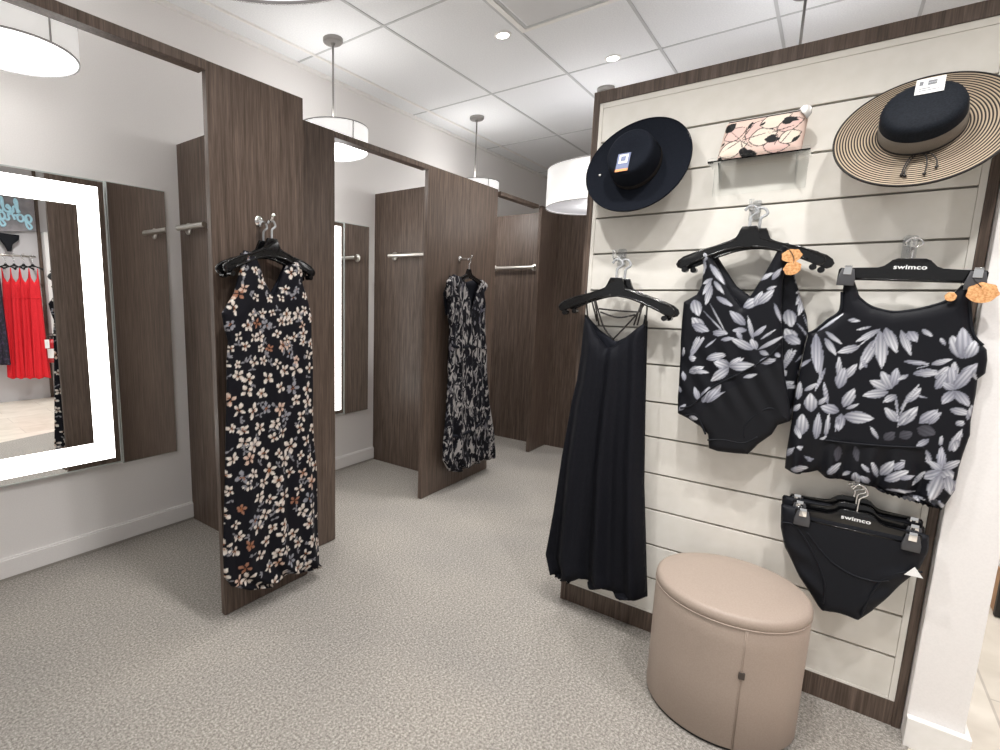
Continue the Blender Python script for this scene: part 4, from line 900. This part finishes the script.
# ------------------------------------------------------------------ hats
def local(name, mesh, mat, parent):
    o = bpy.data.objects.new(name, mesh); C.objects.link(o); o.parent = parent; mesh.materials.append(mat); return o
def hat_frame(t, tilt, yaw=0.0):
    z = Vector((-math.cos(tilt), 0, math.sin(tilt))); z = Matrix.Rotation(yaw, 3, 'Z') @ z
    x = Vector((0, -1, 0)); x = Matrix.Rotation(yaw, 3, 'Z') @ x
    y = z.cross(x)
    t.rotation_euler = Matrix((x, y, z)).transposed().to_euler()
def brim_mesh(r0, r1, wav, lift, th=.003, n=96, m=16):
    bm = bm_new(); rows = []
    for side in (0, 1):
        for i in range(m + 1):
            k = i/m; r = r0 + (r1-r0)*k
            rows.append((side, [bm.verts.new((r*math.cos(a), r*math.sin(a), (lift(k) + wav*k*k*math.sin(2*a + .6)) - th*side)) for a in (2*PI*j/n for j in range(n))]))
    top = [r for s, r in rows if s == 0]; bot = [r for s, r in rows if s == 1]
    for rr, rev in ((top, False), (bot, True)):
        for a, b in zip(rr, rr[1:]):
            for j in range(n):
                q = (a[j], b[j], b[(j+1) % n], a[(j+1) % n]); bm.faces.new(q[::-1] if rev else q)
    for a, b in ((top[-1], bot[-1]), (bot[0], top[0])):
        for j in range(n): bm.faces.new((a[j], b[j], b[(j+1) % n], a[(j+1) % n]))
    return bm
# black felt hat
t = thing('felt_hat', 'wide-brimmed black felt hat with a small blue card, hung on the slat wall', 'hat', (SX - .078, .640, 1.934))
hat_frame(t, math.radians(19), math.radians(-3))
local('brim', finish(brim_mesh(.086, .191, .006, lambda k: .004*k), 'brim', True, 60), M['felt'], t)
bm = bm_new()
prof = [(.090, -.004), (.0915, .0), (.0905, .02), (.088, .05), (.085, .075), (.081, .092), (.072, .098), (.045, .096), (.02, .090), (.0005, .089)]
add_lathe(bm, prof, (0,0,0), 'Z', 64, True, False)
for v in bm.verts: v.co.y *= 1.12
local('crown', finish(bm, 'crown', True, 60), M['felt'], t)
bm = bm_new(); add_lathe(bm, [(.0925, .001), (.0928, .012), (.0918, .022)], (0,0,0), 'Z', 64, False, False)
for v in bm.verts: v.co.y *= 1.115
local('hat_band', finish(bm, 'band', True), M['cord_black'], t)
bm = bm_new(); add_lathe(bm, [(.1915, -.004), (.1935, -.002), (.1935, .004), (.1915, .006), (.1915, -.004)], (0,0,.002), 'Z', 96, False, False)
for v in bm.verts: v.co.z += .006*math.sin(2*math.atan2(v.co.y, v.co.x) + .6)
local('brim_edge', finish(bm, 'edge', True), M['felt'], t)
def card(parent, name, mat, x0, x1, y0, y1, z, th=.0012):
    bm = bm_new(); add_box(bm, x0, x1, y0, y1, z, z + th, .0003); o = local(name, finish(bm, name), mat, parent); return o
cd = card(t, 'price_card', M['tag_blue'], -.036, .010, -.082, -.008, .0985); cd['label'] = 'slate blue price card'
o = card(t, 'card_panel', M['paper'], -.029, .003, -.049, -.014, .0998); o.parent = cd
o = card(t, 'card_print', M['tag_blue'], -.022, -.004, -.040, -.022, .1012); o.parent = cd
o = card(t, 'card_stripe', M['tag_orange'], -.036, .010, -.082, -.072, .0998); o.parent = cd
bm = bm_new(); bmesh.ops.create_uvsphere(bm, u_segments=14, v_segments=10, radius=.0045, matrix=Matrix.Translation((-.136, -.025, .006)))
local('pin', finish(bm, 'pin', True), M['white_metal'], t)
# straw hat
t = thing('straw_hat', 'wide striped straw hat with a dark navy crown, hung on the slat wall', 'hat', (SX - .112, -.144, 1.912))
hat_frame(t, math.radians(29), math.radians(-6))
local('brim', finish(brim_mesh(.085, .193, .004, lambda k: .002*k), 'brim', True, 60), M['straw'], t)
bm = bm_new(); add_lathe(bm, [(.1925, -.005), (.1955, -.003), (.1955, .003), (.1925, .005), (.1925, -.005)], (0,0,0), 'Z', 96, False, False)
for v in bm.verts: v.co.z += .004*math.sin(2*math.atan2(v.co.y, v.co.x) + .6) 
local('brim_edge', finish(bm, 'edge', True), M['cord_black'], t)
bm = bm_new()
add_lathe(bm, [(.089, -.003), (.0895, .0), (.0895, .045), (.0885, .075), (.084, .089), (.072, .096), (.04, .099), (.0005, .100)], (0,0,0), 'Z', 64, True, False)
local('crown', finish(bm, 'crown', True, 60), M['navy_straw'], t)
bm = bm_new(); add_lathe(bm, [(.0895, .003), (.0918, .005), (.0918, .046), (.0895, .049)], (0,0,0), 'Z', 64, False, False)
local('ribbon_band', finish(bm, 'ribbon', True, 40), M['band'], t)
bm = bm_new(); add_lathe(bm, [(.0918, .001), (.0938, .003), (.0938, .006), (.0918, .008)], (0,0,0), 'Z', 64, False, False)
local('band_cord', finish(bm, 'cord', True), M['cord_black'], t)
for pts in ([(-.004,-.094,.006),(-.012,-.110,.012),(-.020,-.135,.008),(-.022,-.160,.006)], [(.000,-.094,.006),(-.010,-.118,.010),(-.017,-.142,.007),(-.015,-.164,.006)],
            [(.006,-.094,.006),(.020,-.108,.014),(.026,-.135,.009),(.024,-.165,.006)], [(.010,-.094,.006),(.030,-.104,.014),(.044,-.125,.010),(.046,-.146,.006)]):
    bm = bm_new(); add_tube(bm, smooth_path(pts, 6), .0016, 8)
    e = pts[-1]; bmesh.ops.create_uvsphere(bm, u_segments=12, v_segments=8, radius=.0042, matrix=Matrix.Translation(e))
    local('tie_cord', finish(bm, 'tie', True), M['cord_black'], t)
cd = card(t, 'price_card', M['paper'], -.022, .036, .030, .083, .1008); cd['label'] = 'white price card'
for k, (x0, x1, y0, y1) in enumerate(((.002,.020,.058,.066), (.002,.020,.067,.074), (-.014,.008,.047,.050), (-.014,.026,.040,.0425), (-.015,-.007,.060,.074))):
    o = card(t, 'card_print', M['paper_grey'], x0, x1, y0, y1, .1021, .0003); o.parent = cd

# ------------------------------------------------------------------ acrylic shelf and clutch
t = thing('acrylic_shelf', 'small clear acrylic shelf on the slat wall between the two hats', 'shelf', S(-.25, 1.895, 0))
bm = bm_new(); add_extrude(bm, [(-.392,1.897),(-.105,1.897),(-.105,1.902),(-.392,1.902)], S, .001, .110, .001); new_obj('tray', finish(bm, 'tray'), M['acrylic_sheet'], t)
bm = bm_new(); add_extrude(bm, [(-.392,1.9025),(-.105,1.9025),(-.105,1.911),(-.392,1.911)], S, .106, .110, .001); new_obj('front_lip', finish(bm, 'lip'), M['acrylic_sheet'], t)
bm = bm_new(); add_extrude(bm, [(-.385,1.80),(-.112,1.80),(-.112,1.8965),(-.385,1.8965)], S, .001, .005, .001); new_obj('back_plate', finish(bm, 'plate'), M['acrylic_sheet'], t)
for u in (-.36, -.14):
    bm = bm_new()
    for n0 in (0,):
        a = [bm.verts.new(S(u + d, v, n)) for d in (-.002, .002) for v, n in ((1.815, .0055), (1.8965, .0055), (1.8965, .095))]
        for q in ((0,1,2), (5,4,3), (0,3,4,1), (1,4,5,2), (2,5,3,0)): bm.faces.new([a[i] for i in q])
    new_obj('gusset', finish(bm, 'gusset'), M['acrylic_sheet'], t)
def clutch_paint(U, V, T, H):
    col = np.zeros(U.shape + (3,)); col[:] = (.70, .53, .46)
    dk, ln = (.012,.012,.013), (.05,.04,.04)
    u0, v0 = -.366, 1.905
    L = lambda *a: leaf(col, U, V, u0+a[0], v0+a[1], u0+a[2], v0+a[3], a[4], a[5] if len(a) > 5 else dk, a[5] if len(a) > 5 else dk, False)
    pal, pk = (.78,.66,.56), (.72,.50,.45)
    for a in ((.0,.02,.08,.05,.05,pal),(.075,.06,.13,.12,.05,pk),(.085,.055,.16,.07,.055,pal),(.11,.10,.19,.125,.05,pal),(.13,.03,.20,.02,.04,pk),(.16,.08,.225,.10,.04,pk),(.01,.07,.07,.10,.04,pk),(.17,.04,.225,.06,.04,pal)):
        leaf(col, U, V, u0+a[0]-.003, v0+a[1], u0+a[2]+.003, v0+a[3], a[4]+.006, (.03,.02,.02), (.03,.02,.02), False); L(*a)
    for a in ((.065,.012,.115,.008,.030),(.062,.03,.085,.012,.024),(.128,.052,.172,.045,.022),(.135,.058,.165,.060,.010),(.008,.095,.035,.124,.030),(.075,.095,.085,.118,.010),(.110,.100,.122,.110,.008),(.168,.100,.205,.105,.024),(.172,.112,.215,.098,.016),(.0,.0,.012,.012,.016),(.002,.05,.012,.062,.008),(.205,.03,.225,.05,.012)): L(*a)
    for a in ((.06,.06,.14,.075,.003),(.06,.06,.09,.11,.003),(.06,.06,.02,.10,.003),(.06,.06,.012,.03,.003),(.06,.06,.075,.015,.003),(.14,.07,.21,.085,.003),(.06,.058,.1,.03,.003),(.16,.03,.165,.06,.003),(.175,.03,.2,.07,.003)): L(*a, ln)
    return col
t = thing('clutch_bag', 'pink and black petal-print clutch standing on the clear shelf', 'bag', S(-.26, 1.903, .05))
LEAN = lambda u, v, n: S(u + (v - 1.903)*.06, v, n - (v - 1.903)*.12)
cloth('pouch', [(-.368,1.9035),(-.136,1.9035),(-.131,1.910),(-.130,2.028),(-.136,2.036),(-.356,2.036),(-.362,2.028),(-.372,1.91)], LEAN, .066, .0022, .020, .03, M['print_leaf'], t, None, clutch_paint)
bm = bm_new(); add_tube(bm, [LEAN(-.356, 2.037, .066), LEAN(-.140, 2.037, .066)], .003, 8)
new_obj('zip', finish(bm, 'zip', True), M['cord_black'], t)
bm = bm_new(); add_extrude(bm, [(-.158,2.040),(-.138,2.048),(-.126,2.040),(-.122,2.018),(-.132,2.000),(-.140,2.018),(-.150,2.024)], LEAN, .088, .092, .001)
o = new_obj('zip_pull', finish(bm, 'pull', True, 40), M['rod'], t); o['label'] = 'grey wrist loop'

# ------------------------------------------------------------------ ottoman
OX, OY, OR, OH = 2.012, .164, .225, .462
t = thing('ottoman', 'round taupe leatherette ottoman standing against the slat wall', 'ottoman', (OX, OY, 0))
bm = bm_new(); add_lathe(bm, [(OR - .008, .0), (OR - .008, .010)], (OX, OY, 0), 'Z', 72); new_obj('base', finish(bm, 'base', True, 40), M['black_plastic'], t)
bm = bm_new(); add_lathe(bm, [(OR - .003, .0105), (OR, .016), (OR, .20), (OR + .001, .36), (OR, .420), (OR - .002, .4245)], (OX, OY, 0), 'Z', 96); new_obj('body', finish(bm, 'body', True, 50), M['leather'], t)
bm = bm_new(); add_lathe(bm, [(OR - .002, .425), (OR + .001, .428), (OR + .0015, .443), (OR - .001, .452), (OR - .006, .458), (OR - .016, .4625), (OR*.6, .466), (OR*.2, .467), (.0005, .467)], (OX, OY, 0), 'Z', 96); new_obj('top_cushion', finish(bm, 'top', True, 50), M['leather'], t)
bm = bm_new(); add_lathe(bm, [(OR + .0012, .4225), (OR + .0028, .425), (OR + .0012, .4275), (OR - .001, .425), (OR + .0012, .4225)], (OX, OY, 0), 'Z', 96, False, False); new_obj('piping', finish(bm, 'piping', True), M['leather'], t)
SA = math.radians(SEAM_DEG)
ca, sa = math.cos(SA), math.sin(SA)
bm = bm_new()
for d in (-.0022, .0022):
    add_tube(bm, [(OX + (OR + .0006)*ca - d*sa, OY + (OR + .0006)*sa + d*ca, z) for z in (.012, .2, .36, .422)], .0016, 6)
new_obj('side_seam', finish(bm, 'seam', True), M['leather'], t)
bm = bm_new()
add_box(bm, -.004, .004, -.008, .008, -.011, .011, .001)
bm.transform(Matrix.Translation((OX + (OR + .002)*ca, OY + (OR + .002)*sa, TAG_Z)) @ Matrix.Rotation(SA, 4, 'Z'))
o = new_obj('zip_pull', finish(bm, 'pull'), M['dark_gap'], t); o['label'] = 'small dark brown leather tab'

# ------------------------------------------------------------------ the shop across the floor (seen in the mirror)
SY = -2.05
B = facing_plus_y(SY)             # viewer's right seen from the stalls is -X: u = -x
structure(box('trim_shop', M['wood'], 2.03, 2.07, SY - .2495, SY - .235, 0, CZ))
structure(box('wall_display', M['store_wall'], .3, 2.9, SY - .35, SY - .25, -.004, CZ, bev=.002))
W = facing_plus_y(SY - .25)
t = thing('wall_sign', 'grey sign board with pale blue script over the rack of red dresses', 'sign', (1.65, SY - .24, 2.17))
bm = bm_new(); add_extrude(bm, [(-2.02,2.215),(-1.0,2.09),(-1.0,2.66),(-2.02,2.66)], W, .001, .03, .003); new_obj('board', finish(bm, 'board'), M['sign_board'], t)
# one-line script letters, drawn as bent tubes
SCRIPT = {
 'h': [[(0,.05),(.16,.35),(.3,.8),(.24,1.0),(.14,.8),(.14,.0),(.22,.38),(.36,.45),(.42,.3),(.42,.05),(.55,.05)]],
 'e': [[(0,.05),(.15,.22),(.32,.36),(.22,.5),(.08,.3),(.12,.05),(.3,0),(.45,.1)]],
 'l': [[(0,.05),(.2,.5),(.26,.92),(.16,1.0),(.1,.7),(.12,.1),(.24,0),(.36,.1)]],
 'o': [[(.3,.46),(.1,.4),(.04,.16),(.16,0),(.34,.08),(.38,.3),(.3,.46),(.42,.36),(.56,.4)]],
 'g': [[(.36,.42),(.16,.48),(.04,.26),(.12,.04),(.28,.08),(.38,.42),(.36,-.2),(.2,-.45),(.06,-.3),(.2,-.08),(.5,.14)]],
 'r': [[(0,.06),(.14,.46),(.2,.54),(.24,.42),(.36,.4),(.32,.1),(.44,.02),(.54,.1)]],
 'u': [[(.02,.44),(.06,.1),(.18,0),(.34,.14),(.38,.44),(.38,.1),(.48,.02),(.56,.1)]],
 's': [[(0,.05),(.2,.5),(.32,.26),(.24,.02),(.08,.04),(.3,.02),(.42,.1)]],
}
def script(word, u, v, s, bend=0.0):
    x = u
    for ch in word:
        for stroke in SCRIPT[ch]:
            bm = bm_new()
            add_tube(bm, smooth_path([W(x + a*s, v + b*s + bend*(x - u), .040) for a, b in stroke], 5), .013, 8)
            new_obj('letter', finish(bm, 'letter', True), M['neon'], t)
        x += (max(a for a, b in SCRIPT[ch][0]) - .03)*s
script('hello', -1.86, 2.42, .165, .04)
script('gorgeous', -1.985, 2.315, .185, .03)

t = thing('garment_rail', 'short steel rail on the shop wall carrying the red dresses', 'rail', (2.05, SY - .2, 1.87))
bm = bm_new(); add_tube(bm, [(1.30, SY - .02, 1.872), (1.95, SY - .02, 1.872)], .012, 12); new_obj('bar', finish(bm, 'bar', True), M['steel'], t)
for x in (1.34, 1.92):
    bm = bm_new(); add_box(bm, x - .008, x + .008, SY - .2495, SY - .03, 1.862, 1.882, .002); new_obj('bracket', finish(bm, 'bracket'), M['steel'], t)
def simple_hanger(x, y, z, label, group):
    fn = facing_plus_y(y)
    return top_hanger(label, fn, -x, z, 0, group, .52, .01, hk=M['chrome'], hook_h=.10)
GR = 'red dresses on the shop rail'
words_ = ['reflected in the mirror, nearest the fire extinguisher', 'reflected in the mirror, second from the fire extinguisher', 'reflected in the mirror, third from the fire extinguisher', 'reflected in the mirror, farthest from the fire extinguisher']
for k, (x, y) in enumerate(((1.880, SY + .10), (1.800, SY + .03), (1.715, SY - .04), (1.640, SY - .11))):
    simple_hanger(x, y, 1.775, 'black hanger of the long red dress ' + words_[k], 'hangers on the shop rail')
    fn = facing_plus_y(y + .016)
    t = thing('red_dress', 'long red dress ' + words_[k], 'dress', (x, y, .3), GR)
    pl_ = [(-.050,1.72),(-.043,1.72),(-.030,1.60),(0,1.54),(.030,1.60),(.043,1.72),(.050,1.72),(.055,1.56),(.062,1.40),(.075,.9),(.095,.34),(.04,.31),(-.02,.33),(-.095,.31),(-.075,.9),(-.062,1.40),(-.055,1.56)]
    cloth('dress_body', [(u - x, v) for u, v in pl_], fn, 0, .008, .018, .03, M['red'], t, folds(9, .002, .012, k, .2))
    bm = bm_new()
    add_tube(bm, smooth_path([fn(u - x, v, .019) for u, v in ((-.060,1.36),(0,1.345),(.060,1.36))], 4), .004, 8)
    new_obj('waist_seam', finish(bm, 'seam', True), M['red'], t)
for k, (x, w) in enumerate(((1.50, 'nearest the red dresses'), (1.40, 'farther along the rail'))):
    simple_hanger(x, SY - .03 - .07*k, 1.775, 'black hanger of the dark patterned dress ' + w, 'hangers on the shop rail')
    fn = facing_plus_y(SY - .014 - .07*k)
    t = thing('patterned_dress', 'dark navy patterned dress reflected at the mirror edge, ' + w, 'dress', (x, SY, .5), 'dark dresses on the shop rail')
    pl_ = [(-.055,1.72),(-.043,1.72),(0,1.58),(.043,1.72),(.055,1.72),(.062,1.35),(.085,.52),(-.085,.50),(-.062,1.35)]
    cloth('dress_body', [(u - x, v) for u, v in pl_], fn, 0, .010, .018, .03, M['navy'], t, folds(8, .002, .010, k, .2))
    bm = bm_new(); add_tube(bm, smooth_path([fn(u - x, v, .019) for u, v in ((-.062,1.36),(0,1.345),(.062,1.36))], 4), .004, 8)
    new_obj('waist_seam', finish(bm, 'seam', True), M['navy'], t)

t = thing('wall_standard', 'white slotted upright on the shop wall behind the fire extinguisher', 'upright', (2.12, SY - .2, 0))
box('post', M['white_metal'], 2.075, 2.165, SY - .249, SY - .10, 0, 2.2, t, .003)
bm = bm_new()
for z in (1.50, 1.60, 1.70): add_lathe(bm, [(.012, -.0005), (.012, .0015)], (2.12, SY - .1, z), 'Y', 16)
new_obj('slots', finish(bm, 'slots'), M['dark_gap'], t)
t = thing('fire_extinguisher', 'red fire extinguisher with a white tag, reflected beside the red dresses', 'fire extinguisher', (1.995, SY + .215, .53))
EX, EY = 1.995, SY + .215
bm = bm_new(); add_lathe(bm, [(.050, 0), (.058, .008), (.058, .24), (.052, .27), (.030, .29), (.020, .30)], (EX, EY, .53), 'Z', 40); new_obj('cylinder', finish(bm, 'cyl', True, 50), M['ext_red'], t)
bm = bm_new(); add_lathe(bm, [(.0586, .06), (.0586, .18)], (EX, EY, .53), 'Z', 40, False, False); new_obj('label_sleeve', finish(bm, 'sleeve', True), M['white_metal'], t)
bm = bm_new(); add_tube(bm, [(EX, EY, .82), (EX, EY, .86)], .016, 12); add_box(bm, EX - .05, EX + .03, EY - .008, EY + .008, .86, .875, .002); add_box(bm, EX - .055, EX + .02, EY - .008, EY + .008, .89, .90, .002); add_box(bm, EX + .01, EX + .03, EY - .008, EY + .008, .874, .895, .002)
new_obj('valve_handle', finish(bm, 'valve'), M['black_plastic'], t)
bm = bm_new(); add_tube(bm, smooth_path([(EX + .02, EY, .855), (EX + .07, EY + .01, .84), (EX + .085, EY + .01, .74), (EX + .07, EY + .01, .60)], 6), .009, 10); new_obj('hose', finish(bm, 'hose', True), M['black_plastic'], t)
bm = bm_new(); add_box(bm, EX - .095, EX - .045, EY + .06, EY + .062, .72, .83, .0004); new_obj('service_tag', finish(bm, 'tag'), M['paper'], t)
bm = bm_new(); add_box(bm, EX - .02, EX + .02, SY - .0845, EY - .0585, .62, .80, .002); add_box(bm, 1.98, 2.10, SY - .0995, SY - .085, .62, .80, .002); new_obj('wall_bracket', finish(bm, 'bracket'), M['black_plastic'], t)

t = thing('swim_brief', 'black swim brief pinned on the shop wall under the sign, above the red dresses', 'swim brief', (1.70, SY - .2, 1.9))
fn = facing_plus_y(SY - .20)
cloth('brief', [(-1.83,2.14),(-1.60,2.15),(-1.61,2.08),(-1.66,2.00),(-1.69,1.93),(-1.73,1.93),(-1.75,2.02),(-1.82,2.08)], fn, 0, .008, .012, .03, M['black_knit'], t)
bm = bm_new(); add_tube(bm, [fn(-1.825, 2.135, .010), fn(-1.605, 2.145, .010)], .007, 8); new_obj('waistband', finish(bm, 'band', True), M['black_lining'], t)

# low display stand beyond the pillar
t = thing('display_stand', 'tan wooden display stand with dark edges beyond the white pillar', 'stand', (3.75, -.86, 0))
box('body', M['oak'], 3.50, 4.00, -1.10, -.74, 0, .20, t, .004)
box('edge_post', M['cord_black'], 3.47, 3.4995, -.775, -.735, 0, .24, t, .003)
box('top_panel', M['white_metal'], 3.50, 4.00, -1.10, -.745, .2005, .50, t, .004)

# ------------------------------------------------------------------ light
def can(x, y, p, size=118, r=.045, col=(1,.985,.965)):
    light('SPOT', (x, y, CZ - .02), p, r, col, size, .7)
for x, y, p in CANS: can(x, y, p)
for i, (x, y, z, p) in enumerate(()): light('POINT', (x, y, z), p, .1)
w = bpy.data.worlds.new('shop_surroundings'); bpy.context.scene.world = w; w.use_nodes = True
bg = w.node_tree.nodes['Background']; bg.inputs[0].default_value = (1, .995, .99, 1); bg.inputs[1].default_value = WORLD

# ------------------------------------------------------------------ camera
cam = bpy.data.cameras.new('camera'); co = bpy.data.objects.new('camera', cam); C.objects.link(co)
R = Matrix(CAM_R)                  # rows: camera right, down, forward in world axes
co.matrix_world = Matrix.Translation((0, 0, 1.40)) @ Matrix((R[0], -R[1], -R[2])).transposed().to_4x4()
cam.sensor_width = 36; cam.lens = CAM_F/1000*36
cam.shift_x = (500 - CAM_C[0])/1000; cam.shift_y = (CAM_C[1] - 375)/1000
cam.clip_start = .02; cam.clip_end = 60
sc = bpy.context.scene
sc.camera = co
sc.view_settings.view_transform = 'Standard'; sc.view_settings.look = 'None'
sc.view_settings.gamma = 1; sc.view_settings.exposure = EXPOSURE
sc.view_settings.use_curve_mapping = False
